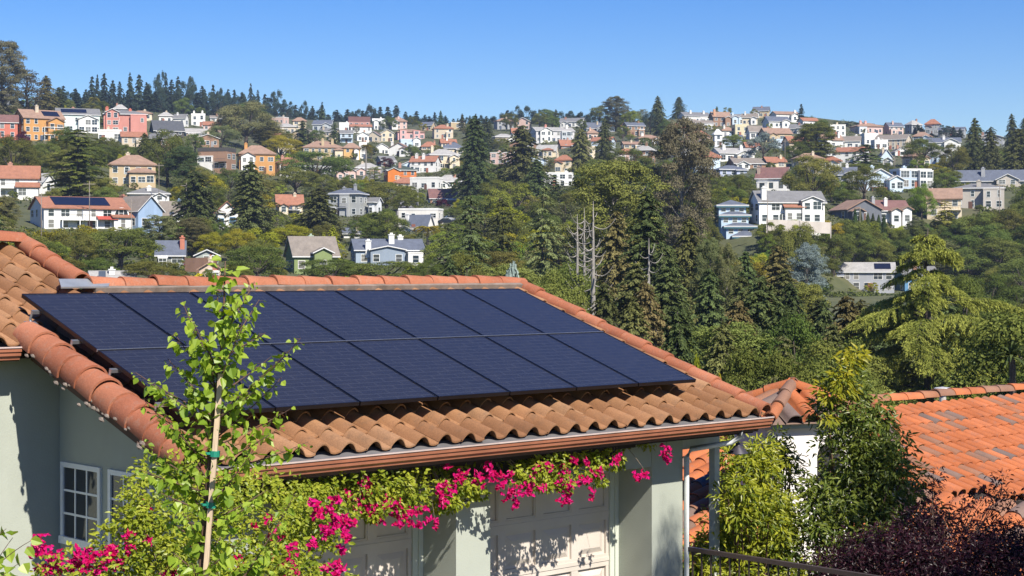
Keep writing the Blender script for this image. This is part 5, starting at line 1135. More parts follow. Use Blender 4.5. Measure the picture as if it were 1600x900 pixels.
# left hillside
t_('deo0','oak',122,198,126,'redwood_tree','big shaggy redwood',base=312,label='big shaggy dark green redwood above the big white house')
t_('oakh0','oak',22,214,70,'tree','dark round tree',base=292); t_('oakh2','purple',36,206,28,'plum_tree','purple leaved plum',base=248,label='purple leaved plum tree in front of the orange balconied house')
t_('oakh1','oak',146,182,34,'tree','dark round tree',base=206); t_('palm','palm',147,150,17,'palm_tree','small palm',base=172,label='small palm above the white glassy house',bark='g')
t_('oakh2','mid',262,206,72,'tree','dense green tree',base=292); t_('conh2','con',226,208,44,'tree','dark tree',base=268)
t_('oakh0','olive',384,160,96,'oak_tree','olive green spreading tree',base=232,label='great olive green domed tree below the skyline firs')
t_('oakh1','olive',345,196,56,'oak_tree','olive green tree',base=232); t_('euch1','eucg',420,196,70,'oak_tree','olive green tree',base=236)
t_('conh3','con',306,268,92,'spruce_tree','dark spruce',base=362,label='dark dense spruce to the right of the plain brown grey roof')
t_('conh0','con',392,252,84,'spruce_tree','dark spruce',base=378,label='tall dark spruce in front of the orange villa')
t_('euch1','con',285,226,58,'tree','open dark tree',base=300)
t_('euch0','olive',250,334,64,'olive_tree','grey olive tree',base=398); t_('euch1','olive',300,338,60,'olive_tree','grey olive tree',base=400)
t_('euch0','olive',10,304,46,'olive_tree','grey olive tree',base=372,label='grey leaved olive tree at the left edge beside the big white house')
t_('oakh0','oak',188,358,118,'oak_tree','round dark oak',base=418,label='wide round dark oak below the blue gabled house')
t_('oakh2','oak',150,404,64,'oak_tree','low dark oak',base=440); t_('oakh1','mid',238,408,92,'oak_tree','low green oak',base=446)
t_('oakh1','oak',402,384,96,'oak_tree','round dark oak',base=444,label='round dark oak left of the green shingle house'); t_('oakh0','lime',372,358,60,'tree','yellow green tree',base=408)
t_('oakh2','lime',330,364,50,'tree','yellow green tree',base=404); t_('shr0','mid',281,405,20,'round_shrub','clipped round shrub',base=426,cat='shrub',label='clipped egg shaped shrub beside the brick chimney bungalow')
t_('shr1','red',291,404,13,'bougainvillea','magenta bougainvillea',base=422,cat='shrub',label='distant magenta bougainvillea by the brick chimney bungalow')
t_('shr0','yellow',305,426,30,'broom_bush','yellow broom',base=444,cat='shrub',label='bright yellow flowering bush above the ridge tiles')
t_('oakh0','lime',440,212,62,'tree','golden green round tree',base=256,label='golden green round tree left of the wide tan villa'); t_('shr1','lime',444,238,30,'tree','golden green shrub',base=262)
t_('oakh1','oak',492,236,112,'oak_tree','wide dark oak',base=292,label='wide dark oak below the wide tan villa'); t_('con1','con',473,188,32,'fir_tree','dark fir',base=228)
t_('con2','con',522,190,22,'fir_tree','dark fir',base=226); t_('oakh2','mid',604,286,88,'oak_tree','dense green oak',base=332); t_('oakh0','oak',462,262,74,'oak_tree','dark oak',base=306)
t_('tallpalm','palm',572,222,20,'palm_tree','tall slim palm',base=282,label='tall slim palm with a pale trunk, middle of the hillside',bark='p')
t_('conh1','con',497,292,84,'spruce_tree','broad dark spruce',base=376,label='broad dark pyramid spruce left of the grey two storey house')
t_('palm','palm',668,349,44,'palm_tree','date palm',base=388,label='feathery date palm beside the white box house',bark='g')
t_('oakh1','oak',600,330,74,'tree','dark shrubby tree',base=384); t_('oakh2','oak',570,342,50,'tree','dark shrubby tree',base=384); t_('conh3','con',586,330,40,'tree','dark pine',base=384)
t_('oakh0','mid',600,409,170,'oak_tree','long low oak',base=446,label='long low oak in front of the slate blue house'); t_('oakh1','oak',520,404,90,'oak_tree','low dark oak',base=446)
t_('oakh2','lime',455,352,70,'tree','yellow green tree',base=384); t_('con2','lime',520,352,34,'cypress','golden cypress',base=408); t_('con0','lime',506,362,24,'cypress','golden cypress',base=414)
t_('shr1','purple',672,420,48,'plum_tree','purple leaved shrub',base=448,cat='shrub',label='purple leaved shrub peeping over the ridge tiles'); t_('shr0','lime',648,408,36,'shrub','lime green shrub',base=438,cat='shrub')
t_('shr0','lime',597,344,22,'shrub','lime green shrub',base=362,cat='shrub'); t_('oakh0','purple',603,246,24,'plum_tree','dark purple tree',base=266)
t_('shr0','purple',690,310,26,'plum_tree','dark red shrub',base=326,cat='shrub')
# valley conifers right of the solar roof: (prototype, leaf, x, top, width, distance)
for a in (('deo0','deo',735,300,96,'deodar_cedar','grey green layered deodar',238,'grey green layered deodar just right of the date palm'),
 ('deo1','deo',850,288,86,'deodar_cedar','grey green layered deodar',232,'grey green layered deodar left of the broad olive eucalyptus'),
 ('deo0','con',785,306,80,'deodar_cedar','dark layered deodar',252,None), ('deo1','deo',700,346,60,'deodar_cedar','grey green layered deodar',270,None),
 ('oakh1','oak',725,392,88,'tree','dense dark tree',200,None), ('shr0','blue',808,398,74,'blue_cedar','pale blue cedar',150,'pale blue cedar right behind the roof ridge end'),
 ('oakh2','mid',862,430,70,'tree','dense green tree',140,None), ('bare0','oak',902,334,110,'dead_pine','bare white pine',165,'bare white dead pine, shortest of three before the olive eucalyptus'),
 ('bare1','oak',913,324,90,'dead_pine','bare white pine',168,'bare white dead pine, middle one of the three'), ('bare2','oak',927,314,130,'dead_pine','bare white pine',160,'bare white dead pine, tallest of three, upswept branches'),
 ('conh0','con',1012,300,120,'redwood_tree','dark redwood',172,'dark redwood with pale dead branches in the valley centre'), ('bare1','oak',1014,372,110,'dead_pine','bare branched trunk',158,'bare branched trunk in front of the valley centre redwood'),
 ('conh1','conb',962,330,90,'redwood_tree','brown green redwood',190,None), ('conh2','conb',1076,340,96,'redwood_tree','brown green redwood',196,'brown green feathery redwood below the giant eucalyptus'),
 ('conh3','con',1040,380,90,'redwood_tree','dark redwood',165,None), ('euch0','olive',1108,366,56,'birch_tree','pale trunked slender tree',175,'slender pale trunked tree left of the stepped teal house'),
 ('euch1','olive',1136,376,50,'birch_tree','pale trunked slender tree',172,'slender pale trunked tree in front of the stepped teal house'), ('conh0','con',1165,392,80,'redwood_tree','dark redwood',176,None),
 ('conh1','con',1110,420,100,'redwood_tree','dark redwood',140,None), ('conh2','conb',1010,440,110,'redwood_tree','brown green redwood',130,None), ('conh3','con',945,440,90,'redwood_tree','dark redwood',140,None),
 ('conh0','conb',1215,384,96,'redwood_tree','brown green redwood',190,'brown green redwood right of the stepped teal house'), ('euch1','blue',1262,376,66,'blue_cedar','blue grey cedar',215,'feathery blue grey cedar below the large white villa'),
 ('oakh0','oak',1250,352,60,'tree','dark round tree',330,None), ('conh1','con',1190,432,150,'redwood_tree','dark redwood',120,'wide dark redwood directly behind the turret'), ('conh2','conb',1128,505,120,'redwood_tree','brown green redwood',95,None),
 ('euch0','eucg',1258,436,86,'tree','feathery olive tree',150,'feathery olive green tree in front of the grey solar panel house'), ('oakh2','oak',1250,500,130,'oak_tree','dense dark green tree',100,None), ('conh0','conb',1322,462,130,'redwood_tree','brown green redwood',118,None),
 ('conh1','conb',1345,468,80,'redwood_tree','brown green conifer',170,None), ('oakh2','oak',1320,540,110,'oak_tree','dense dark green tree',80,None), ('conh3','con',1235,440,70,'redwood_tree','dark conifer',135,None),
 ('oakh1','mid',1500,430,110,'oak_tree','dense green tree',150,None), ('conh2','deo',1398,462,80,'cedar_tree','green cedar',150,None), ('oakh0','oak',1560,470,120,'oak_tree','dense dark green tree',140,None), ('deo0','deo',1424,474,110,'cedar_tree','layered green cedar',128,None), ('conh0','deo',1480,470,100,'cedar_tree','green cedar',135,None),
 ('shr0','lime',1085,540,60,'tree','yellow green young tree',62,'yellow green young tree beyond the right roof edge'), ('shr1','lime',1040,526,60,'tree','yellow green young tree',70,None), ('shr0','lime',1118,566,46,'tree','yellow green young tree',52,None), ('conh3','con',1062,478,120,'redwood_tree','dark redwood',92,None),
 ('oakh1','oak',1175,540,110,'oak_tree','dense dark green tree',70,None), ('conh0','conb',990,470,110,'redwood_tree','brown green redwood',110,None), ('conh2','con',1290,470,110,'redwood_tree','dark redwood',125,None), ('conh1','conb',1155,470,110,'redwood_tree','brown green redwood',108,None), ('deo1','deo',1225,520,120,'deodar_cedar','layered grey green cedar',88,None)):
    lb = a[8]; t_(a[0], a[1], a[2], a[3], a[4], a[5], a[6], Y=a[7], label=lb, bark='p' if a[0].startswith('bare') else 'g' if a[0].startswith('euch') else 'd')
# right hand side
t_('oakh1','mid',1150,404,60,'tree','dense green tree',base=440); t_('oakh2','bright',1192,396,40,'tree','bright green tree',base=430); t_('oakh0','oak',1118,384,30,'tree','dense dark tree',base=430)
t_('oakh0','oak',1330,344,64,'oak_tree','round dark oak',base=398,label='round dark oak behind the diamond road sign')
for i, (px, top) in enumerate(((1336,326),(1344,328),(1356,333),(1364,334),(1373,336),(1381,338))):
    t_('col','cyp',px,top,9,'italian_cypress','slim dark cypress',base=380,label=f"slim dark italian cypress, {('first','second','third','fourth','fifth','sixth')[i]} from the left in the row by the gabled house",group='row of italian cypresses')
t_('oakh1','mid',1396,374,58,'oak_tree','round green oak',base=424,label='bright rounded oak above the blue house behind the cedar'); t_('oakh2','bright',1440,289,44,'tree','bright green tree',base=348,label='fresh bright green tree left of the cream house with balconies')
t_('deo1','gold',1476,312,58,'deodar_cedar','golden deodar',base=376,label='slim golden deodar in front of the cream house with balconies'); t_('oakh0','lime',1240,344,50,'tree','lime green tree',base=386,label='lime green round tree under the white retaining wall')
t_('oakh1','oak',1264,366,56,'oak_tree','dark round oak',base=404); t_('oakh2','lime',1408,354,44,'tree','golden green tree',base=384); t_('euch0','olive',1432,342,44,'olive_tree','grey olive tree',base=392)
t_('oakh0','oak',1350,262,70,'oak_tree','low dark oak',base=316); t_('oakh2','mid',1340,256,66,'oak_tree','low green oak',base=276); t_('oakh1','eucg',1478,262,46,'tree','golden brown tree',base=292)
for px, top, w, b in ((1530,334,86,392),(1580,330,76,392),(1560,372,96,434),(1516,388,84,446),(1600,402,84,470),(1545,430,90,490),(1498,428,76,486),(1590,448,80,520),(1510,340,60,380),(1548,470,80,520)):
    t_('oakh%d' % (px % 3),'oak' if px % 2 else 'mid',px,top,w,'oak_tree','dense dark oak',base=None if b > 480 else b,Y=250 if b > 480 else None)
t_('euch1','olive',1465,372,80,'tree','grey brown tree',base=436)
# woods behind the ridge
rw = random.Random(31)
def wood(xs, tops, n, w):
    for i in range(n):
        px = xs[0]+(xs[1]-xs[0])*(i+.2+.6*rw.random())/n; tp = np.interp(px, np.linspace(xs[0], xs[1], len(tops)), tops)+rw.uniform(-5, 6)
        c = D(px, ridge(px))*rw.uniform(1.02, 1.14); t_('oak%d' % (i % 4) if rw.random() < .6 else 'con%d' % (i % 3), 'far', px, tp, w*rw.uniform(.8, 1.3), 'ridge_tree', 'dark ridge tree', Y=c)
wood((90, 260), (150, 146, 140, 142, 138), 22, 26); wood((250, 450), (138, 142, 146, 152, 158), 22, 26); wood((440, 700), (172, 175, 176, 178, 184), 24, 24); wood((690, 810), (190, 188, 184), 11, 22); wood((800, 950), (184, 180, 184), 14, 24)
wood((1380, 1500), (206, 210, 206), 9, 20); wood((1490, 1640), (205, 212, 206), 10, 30)
# the golden cedar close by: flat drooping boughs
def golden_cedar():
    rng = np.random.default_rng(404); Y = 112.; k = Y/F; x0 = (1450-800)*k; z0 = ground_z(x0, Y); ztop = (HY-352)*k; Hh = ztop-z0
    t = thing('golden_cedar', (x0, Y, z0), 'large golden green cedar with drooping layered boughs above the neighbouring tile roof', 'tree')
    tr = MB(); tr.tube([(x0, Y, z0-1), (x0+.1, Y, z0+Hh*.5), (x0-.2, Y, z0+Hh*.8), (x0, Y, ztop-.2)], [.42, .28, .12, .02], 8)
    cr = MB(); P = []; T = []; Nn = []; tn = []
    for i in range(58):
        f = (i+.5)/58; z = z0+Hh*(.16+.81*f)+rng.normal(0, .22); a = i*2.399+rng.normal(0, .3); ln = 5.9*min(1, (1-f)*2.0)**.55*(.75+.25*min(1, f*3))*rng.uniform(.45, 1.15)*(1 if f < .62 else .62)+.5
        if f > .55: ln *= 1.15
        da = np.array([math.cos(a), math.sin(a), 0]); sd = np.array([-da[1], da[0], 0])
        s = np.linspace(0, 1, 8); q = [np.array([x0, Y, z])+da*ln*u_+UP*(ln*(.16*math.sin(u_*2.4)-.26*u_*u_)) for u_ in s]
        tr.tube(q, np.linspace(.07, .012, 8), 4, cap=False)
        nb = int(ln*5)+3
        for j in range(nb):                                     # side sprays, hanging from the bough
            u_ = .22+.78*(j+rng.random())/nb; c = np.array([x0, Y, z])+da*ln*u_+UP*(ln*(.16*math.sin(u_*2.4)-.26*u_*u_)); sg = 1 if j % 2 else -1
            l2 = ln*.34*(1.15-u_*.75)*rng.uniform(.7, 1.2)+.25; m = int(30+l2*46); v = rng.random(m); dr = da*.55+sd*sg*rng.uniform(.5, 1)
            p = c+dr*(v*l2)[:, None]+np.stack([np.zeros(m), np.zeros(m), -.28*l2*v**2-np.abs(rng.normal(0, .13, m))*(.4+v)], 1)+rng.normal(0, .05, (m, 3))
            P.append(p); T.append(dr*.7+np.array([0, 0, -.9])+rng.normal(0, .3, (m, 3))); Nn.append(np.array([0, 0, 1.])+rng.normal(0, .55, (m, 3))-np.array([0, .4, 0])); tn.append(np.clip(.2+.6*v+rng.normal(0, .2, m), 0, 1))
    leaves(cr, np.concatenate(P), np.concatenate(Nn), .30, .062, rng, T=np.concatenate(T), tint=np.concatenate(tn))
    tr.build('trunk', BARK['d'], t, smooth=True); cr.build('crown', LEAF['gold'], t)
    TREES.append(dict(o=t, x=1450, t=352, b=620, w=250, words='', label=t['label'], group=None, Y=Y))
golden_cedar()
# long yellow hedge and spiky plant
def hedge(x0, x1, top, base, leaf, label, dep=3., n=6500):
    rng = np.random.default_rng(int(x0)); Y = D((x0+x1)/2, base); k = Y/F; p = P3((x0+x1)/2, base, Y); t = thing('hedge', p, label, 'hedge'); cr = MB(); w = (x1-x0)*k; h = (base-top)*k
    C = [np.array([p[0]+w*(rng.random()-.5), Y+rng.random()*dep, p[2]+h*(.15+.6*rng.random())]) for _ in range(46)]
    clumps(cr, C, [np.array([1.3, 1.1, h*.24])*rng.uniform(.8, 1.2) for _ in C], n//46, .34, .22, rng); cr.build('leaves', LEAF[leaf], t)
    s = MB()
    for i in range(14): x = p[0]+w*(i/13-.5)*.95; s.tube([(x, Y+1.2, p[2]-1), (x+.2, Y+1.2, p[2]+h*.6)], [.09, .04], 5)
    s.build('stems', BARK['d'], t); TREES.append(dict(o=t, x=(x0+x1)/2, t=top, b=base, w=x1-x0, words='', label=label, group=None, Y=Y))
hedge(27, 150, 356, 393, 'lime', 'long yellow green hedge below the big white house'); hedge(418, 475, 352, 380, 'lime', 'yellow green hedge above the green shingle house', n=3500); hedge(1346, 1392, 318, 338, 'mid', 'low green hedge before the white steep gabled house', n=2500)

# ---------------------------------------------------------------- the rest of the green between the houses
def cover(x0, x1, y0, y1, b):
    s = 0
    for h in HS:
        if h['yb'] < b+4:
            ix = min(x1, h['x1'])-max(x0, h['x0']); iy = min(y1, h['yb']-1)-max(y0, h['yt'])
            if ix > 0 and iy > 0: s = max(s, (ix*iy/((h['x1']-h['x0'])*(h['yb']-h['yt']))+h['cov'])*(2.6 if h['x1']-h['x0'] > 44 else .5 if h.get('auto') else .75))
    return s
def add_cover(x0, x1, y0, y1, b):
    for h in HS:
        if h['yb'] < b+4:
            ix = min(x1, h['x1'])-max(x0, h['x0']); iy = min(y1, h['yb']-1)-max(y0, h['yt'])
            if ix > 0 and iy > 0: h['cov'] += ix*iy/((h['x1']-h['x0'])*(h['yb']-h['yt']))
def inside_house(c, b, w):
    for h in HS:
        if h['x0']-w*.3 < c < h['x1']+w*.3 and h['yb']-3-.5*(h['yb']-h['yt']) < b < h['yb']+.5: return True
    return False
GRID = {}
def crowded(c, b, w):
    for i in range(int((c-40)//20), int((c+40)//20)+1):
        for (c2, b2, w2) in GRID.get(i, ()):
            if abs(c-c2) < .36*(w+w2)*.62 and abs(b-b2) < .18*(w+w2)*.62: return True
    return False
def note(c, b, w): GRID.setdefault(int(c//20), []).append((c, b, w))
for t in TREES: note(t['x'], t['b'], t['w'])
rf = random.Random(99)
KINDS = [('oak','oak_tree','round dark oak','oakh'), ('mid','broadleaf_tree','leafy green tree','oakh'), ('olive','olive_tree','grey olive tree','euc'), ('con','pine_tree','dark pine','con'), ('bright','bay_tree','bright green tree','oak'), ('lime','acacia_tree','yellow green tree','oak'), ('eucg','eucalyptus','olive green eucalyptus','euc')]
def fill(n, hr, asp, kinds, wts, area, small, cat='tree', limit=.16, words2=''):
    made = 0; tries = 0
    while made < n and tries < n*40:
        tries += 1; c = rf.uniform(area[0], area[1]); r0 = ridge(c)+2; b = rf.uniform(max(r0, area[2]), area[3])
        k = rf.choices(kinds, wts)[0]; leaf, name, words, pn = KINDS[k]
        if c > 1400 and b > 320 and rf.random() < .7: leaf, name, words, pn = KINDS[0]
        Y = D(c, b); H = rf.uniform(*hr)*(1.35 if k in (3, 6) else 1); W = H*rf.uniform(*asp)*(.6 if k == 3 else 1); s = F/Y; w, h = W*s, H*s
        if inside_house(c, b, w) or crowded(c, b, w): continue
        if b-h < ridge(c)-(2 if 1040 < c < 1520 else 26): continue
        if 1060 < c < 1262 and b < 236 and small == 0 and w > 14: continue
        if cover(c-w/2, c+w/2, b-h, b, b) > limit: continue
        q = pn+str(rf.randrange({'oakh': 3, 'oak': 4, 'con': 3, 'euc': 2, 'shr': 2}[pn]))
        z = (HY-b)/F*Y
        plant(q, leaf, (c-800)/F*Y, Y, z-.2, H, W, name if small == 0 else 'shrub', words if small == 0 else words.split(' tree')[0].replace('round dark oak', 'dark green').replace('dark pine', 'dark needled').replace('grey olive', 'grey green').replace(' eucalyptus', '').replace('leafy green', 'mid green')+' shrub', cat=cat, small=True)
        add_cover(c-w/2, c+w/2, b-h, b, b); note(c, b, w); made += 1
    return made
A0 = fill(130, (6, 11), (.9, 1.3), [0,1,3,6], [5,3,2,1.5], (-60, 1660, 168, 250), 0, limit=.3)
A1 = fill(200, (6, 10), (.95, 1.35), [0,1,2,3,4,5,6], [5,4,2,2,1,1.2,1.5], (-70, 1680, 160, 462), 0)
A2 = fill(240, (4, 7), (.9, 1.4), [0,1,2,4,5,6], [4,4,2,1.3,1.5,1], (-60, 1660, 160, 462), 0, limit=.2)
A3 = fill(290, (1.6, 3.4), (1., 1.7), [0,1,2,4,5], [3,4,2,1.5,2], (-60, 1660, 160, 462), 1, cat='shrub', limit=.25)
# trees filling the valley floor
def valley(n):
    made = 0
    for _ in range(n*12):
        if made >= n: break
        c = rf.uniform(690, 1660); Y = rf.uniform(75, 270); x = (c-800)/F*Y; z = ground_z(x, Y); H = rf.uniform(8, 17) if c < 1250 else rf.uniform(6, 11); s = F/Y; top = HY-(z+H)*s
        lim = 470 if c > 1290 else (420 if c > 1130 else 405)
        if c < 900: lim = 390
        if top < lim or top > 640: continue
        if c < 1330 and top < 440 and Y < 110: continue
        k = rf.choices((0, 1, 3, 6, 2), (2, 1, 8, 1.5, .6) if c < 1400 else (6, 4, .5, .5, .5))[0]; leaf, name, words, pn = KINDS[k]; W = H*rf.uniform(.8, 1.1)*(.55 if k == 3 else 1)
        if 1320 < c < 1580 and Y < 118: continue
        if crowded(c, top+100, W*s*.7): continue
        q = {'oakh': 'oakh', 'con': 'conh', 'euc': 'euch'}[pn]; q += str(rf.randrange({'oakh': 3, 'conh': 4, 'euch': 2}[q]))
        if cover(c-W*s/2, c+W*s/2, top, top+200, 470) > .1: continue
        plant(q, leaf, x, Y, z, H, W, name, words); note(c, top+100, W*s*.7); made += 1
    return made
A4 = valley(85)
print('filled', A1, A2, A3, A4)
# low growth nobody could count, one mass over the hillside
def poles_and_cars():
    rng = random.Random(77); k = 0; n_ = 0
    while k < 11 and n_ < 900:
        n_ += 1; c = rng.uniform(20, 1590); b = rng.uniform(ridge(c)+8, 400); Y = D(c, b); h = 10.5*F/Y
        if inside_house(c, b, 8) or cover(c-3, c+3, b-h, b, b) > .5 or 690 < c < 1120 and b > 260: continue
        pole(c, b-h, b, 'pole', Y=Y, r=.09); o = COL.objects[-1]
        while o.parent: o = o.parent
        TREES.append(dict(o=o, x=c, t=b-h, b=b, w=6, words='wooden utility pole', label=None, group='utility poles on the hillside', Y=Y)); k += 1
poles_and_cars()
def undergrowth():
    rng = np.random.default_rng(5); mb = MB(); P = []; S = []
    for _ in range(15000):
        c = rng.uniform(-90, 1690); r = ridge(c); b = rng.uniform(r, 480); Y = D(c, b)
        if rng.random() > (Y/900)**1.0+.25: continue
        if inside_house(c, b, 2): continue
        x = (c-800)/F*Y; P.append((x, Y, ground_z(x, Y))); S.append(rng.uniform(.5, 1.2))
    for _ in range(5000):
        Y = rng.uniform(42, 230); c = rng.uniform(600, 1690); x = (c-800)/F*Y; P.append((x, Y, ground_z(x, Y))); S.append(rng.uniform(.5, 1.0))
    P = np.array(P); S = np.array(S); k = 16; n = len(P)
    d = sph(rng, n*k); d[:, 2] = np.abs(d[:, 2]); c = np.repeat(P, k, 0); s = np.repeat(S, k)[:, None]
    tn = np.clip(np.repeat(rng.random(n), k)+rng.normal(0, .12, n*k), 0, 1)
    leaves(mb, c+d*s*np.array([1.3, 1.3, .8]), d+rng.normal(0, .6, (n*k, 3))+[0, 0, .3], .55*s[:, 0]+.1, .34*s[:, 0]+.1, rng, tint=tn)
    o = mb.build('undergrowth', leafmat((.028,.042,.013), (.12,.13,.035), .25)); tag(o, 'low scrub and ground cover filling the gaps between trees and houses', 'undergrowth', kind='stuff')
undergrowth()

# ---------------------------------------------------------------- labels that tell the trees apart
def describe():
    base = {}
    for t in TREES+SMALL:
        if t['label']: t['o']['label'] = t['label']; t['o']['group'] = t['group'] or 'trees and shrubs of the valley and hillside'; continue
        y = (t['t']+t['b'])/2; best = None; near = []
        for h in HS:
            if not h['short']: continue
            hy = (h['yt']+h['yb'])/2; hx = (h['x0']+h['x1'])/2; dx = max(0, abs(t['x']-hx)-(h['x1']-h['x0'])/2); dy = max(0, abs(y-hy)-(h['yb']-h['yt'])/2)
            near.append((math.hypot(dx, dy*1.3), t['x']-hx, y-hy, h))
        near.sort(key=lambda q: q[0]); d, dx, dy, h = near[0]
        rel = ('left of' if dx < 0 else 'right of') if abs(dx) > abs(dy)*1.1+(h['x1']-h['x0'])*.25 else ('above' if dy < 0 else 'below')
        if d > 60: rel = 'far '+rel
        t['key'] = f"{t['words']} {rel} the {h['short']}"; t['second'] = near[1][3]['short']; t['rel'] = rel; t['h1'] = h['short']
        base.setdefault(t['key'], []).append(t)
    used = set()
    for k, L in base.items():
        if len(L) == 1: L[0]['final'] = k
        else:
            L.sort(key=lambda t: t['x']); names = {2: ('left one', 'right one'), 3: ('leftmost', 'middle one', 'rightmost')}.get(len(L)) or ['leftmost']+[('second','third','fourth','fifth','sixth','seventh','eighth','ninth','tenth','eleventh','twelfth','thirteenth','fourteenth')[i]+' from left' for i in range(len(L)-2)]+['rightmost']
            for t, nm in zip(L, names): t['final'] = f"{k}, {nm} of {('two','three','four','five','six','seven','eight','nine','ten','eleven','twelve','thirteen','fourteen','fifteen','sixteen')[len(L)-2]}"
        for t in L:
            if len(t['final'].split()) > 16: t['final'] = t['final'].replace(' one of two', '').replace('the ', '').replace(' of the', '')
            t['o']['label'] = t['final']; t['o']['group'] = t['group'] or 'trees and shrubs of the valley and hillside'
describe()
# ---------------------------------------------------------------- plants close to the camera
def on_n(px, py, n): d = np.array([(px-800)/F, 1, (HY-py)/F]); q = O0+n*N; return d*((q@N)/(d@N))
L_BIRCH = leafmat((.17,.27,.022), (.33,.43,.05), .45, .35, .0, 'birch_leaf')
L_BOUG = leafmat((.13,.185,.014), (.36,.39,.04), .40, .25, .0, 'bougainvillea_leaf')
L_BRACT = leafmat((.44,.005,.065), (.60,.012,.19), .35, .1, .0, 'magenta_bract')
L_YEL = leafmat((.10,.145,.012), (.37,.38,.03), .38, .4, .0, 'yellow_green_leaf')
L_DKG = leafmat((.055,.09,.012), (.17,.20,.028), .28, .4, .0, 'dark_glossy_leaf')
L_TIP = leafmat((.19,.215,.015), (.38,.34,.025), .4, .3, .0, 'golden_tip_leaf')
L_MAP = leafmat((.012,.005,.008), (.038,.010,.017), .25, .25, .0, 'purple_maple_leaf')
TWIG = barkmat((.12,.065,.045), 'twig_bark'); VINE = barkmat((.20,.15,.10), 'vine_bark')
def petal_leaves(mb, P, D_, rng, L, W, tint=None, hang=.5, tilt=.55):
    """ovate leaves growing from P along D_, blades turned mostly to the sky and the light"""
    n = len(P); nn = unit(np.array([.25, -.55, .75])+rng.normal(0, tilt, (n, 3))); T = unit(D_)+np.array([0, 0, -hang])+rng.normal(0, .3, (n, 3))
    leaves(mb, P, nn, L, W, rng, T=T, shape='o', tint=tint, fold=.14)
def bezier(a, b, c, n=9): s = np.linspace(0, 1, n)[:, None]; return (1-s)**2*a+2*s*(1-s)*b+s*s*c
def sapling():
    rng = np.random.default_rng(81); Y = 7.3
    t = thing('birch_sapling', (P3(300, 900, Y)[0], Y, -4.75), 'slender birch sapling with bright heart shaped leaves rising before the solar panels', 'sapling')
    tr = MB(); lf = MB(); k = Y/F
    ax = np.array([P3(x, y, Y) for x, y in ((296,2180),(306,1100),(312,905),(322,780),(335,640),(345,560),(349,500),(351,440),(352,408))])
    tr.tube(ax, [.024,.018,.013,.011,.0085,.0065,.005,.0035,.0015], 7)
    def at(y): return np.array([np.interp(y, [-p for p in ax[:, 2]][::1], ax[:, i]) for i in range(3)])
    def trunk(py): 
        zz = (HY-py)*k; o = np.argsort(ax[:, 2]); return np.array([np.interp(zz, ax[o, 2], ax[o, 0]), np.interp(zz, ax[o, 2], ax[o, 1]), zz])
    P = []; T = []; S = []
    def branch(y0, x1, y1, dz=0., nl=25, r=.0042):
        a = trunk(y0); c = P3(x1, y1, Y+dz); b = a*.45+c*.55+np.array([0, 0, -.10*np.linalg.norm(c-a)+.02]); q = bezier(a, b, c); tr.tube(q, np.linspace(r, .0012, len(q)), 5, cap=False)
        L_ = np.linalg.norm(c-a); m = max(4, int(nl*L_/.30))
        for i in range(m):
            u_ = .18+.82*(i+.5*rng.random())/m; p = np.array([np.interp(u_, np.linspace(0, 1, len(q)), q[:, j]) for j in range(3)])
            d = unit(rng.normal(size=3)*[1, 1, .5]+[0, 0, -.15]); e = p+d*.022; tr.tube([p, e], .0009, 3, cap=False); P.append(e); T.append(d+np.array([0, 0, -.5])); S.append(rng.uniform(.022, .057)*(1.0 if u_ < .85 else .6))
    for a in ((520,337,446,.0),(525,398,440,.1),(545,372,470,-.1),(560,405,468,.1),(590,284,470,.05),(580,300,500,-.1),(610,272,520,.1),(560,415,520,.0),(600,380,500,-.15),(650,212,582,.05),(660,236,600,-.1),(640,262,560,.1),(620,420,560,.12),
      (660,470,528,.0),(650,452,548,-.1),(690,440,590,.1),(700,452,640,.0),(660,400,610,-.15),(740,482,690,.05),(730,438,668,-.1),(720,222,622,.1),(730,250,640,-.1),(760,214,690,.05),(770,222,735,-.1),(780,240,720,.1),(750,270,660,.0),
      (800,250,770,-.12),(810,285,740,.1),(790,372,742,.1),(800,398,700,-.1),(820,418,765,.1),(830,392,790,-.12),(850,262,812,.1),(860,290,800,-.1),(880,352,830,.12),(900,380,840,-.1),(900,268,862,.0),(920,300,880,-.1),(940,350,880,.1),(700,300,600,-.1),(680,360,560,.1),(620,325,530,.0),
      (950,400,872,.1),(960,440,840,.0),(980,250,890,.0),(1000,462,770,-.05),(1010,420,900,.0)):
        branch(*a)
    for i in range(260):                                       # leaves along the trunk itself
        py = rng.uniform(415, 905); p = trunk(py)+rng.normal(0, .022+.045*min(1, (py-415)/200), 3); d = unit(rng.normal(size=3)); P.append(p+d*.02); T.append(d); S.append(rng.uniform(.026, .058))
    P = np.array(P); S = np.array(S); petal_leaves(lf, P, np.array(T), rng, S, S*.86, hang=.7, tilt=.7)
    tr.build('trunk', TWIG, t, smooth=True); lf.build('leaves', L_BIRCH, t)
    s = thing('wooden_stake', P3(312, 905, Y-.03), 'pale wooden stake holding the birch sapling upright, with two green ties', 'stake'); w = MB()
    a = P3(300, 1180, Y-.035); b = P3(345, 584, Y-.035); d = unit(b-a); x = np.cross(d, [0, 1, 0]); x = unit(x); y = np.cross(d, x); r = .0105
    w.hexa([a-x*r-y*r, a+x*r-y*r, a+x*r+y*r, a-x*r+y*r], [b-x*r-y*r, b+x*r-y*r, b+x*r+y*r, b-x*r+y*r])
    w.hexa([np.array([a[0]-.014, a[1]-.014, -4.9]), np.array([a[0]+.014, a[1]-.014, -4.9]), np.array([a[0]+.014, a[1]+.014, -4.9]), np.array([a[0]-.014, a[1]+.014, -4.9])], [a-x*r-y*r, a+x*r-y*r, a+x*r+y*r, a-x*r+y*r])
    w.build('post', barkmat((.50,.38,.26), 'pale_wood'), s)
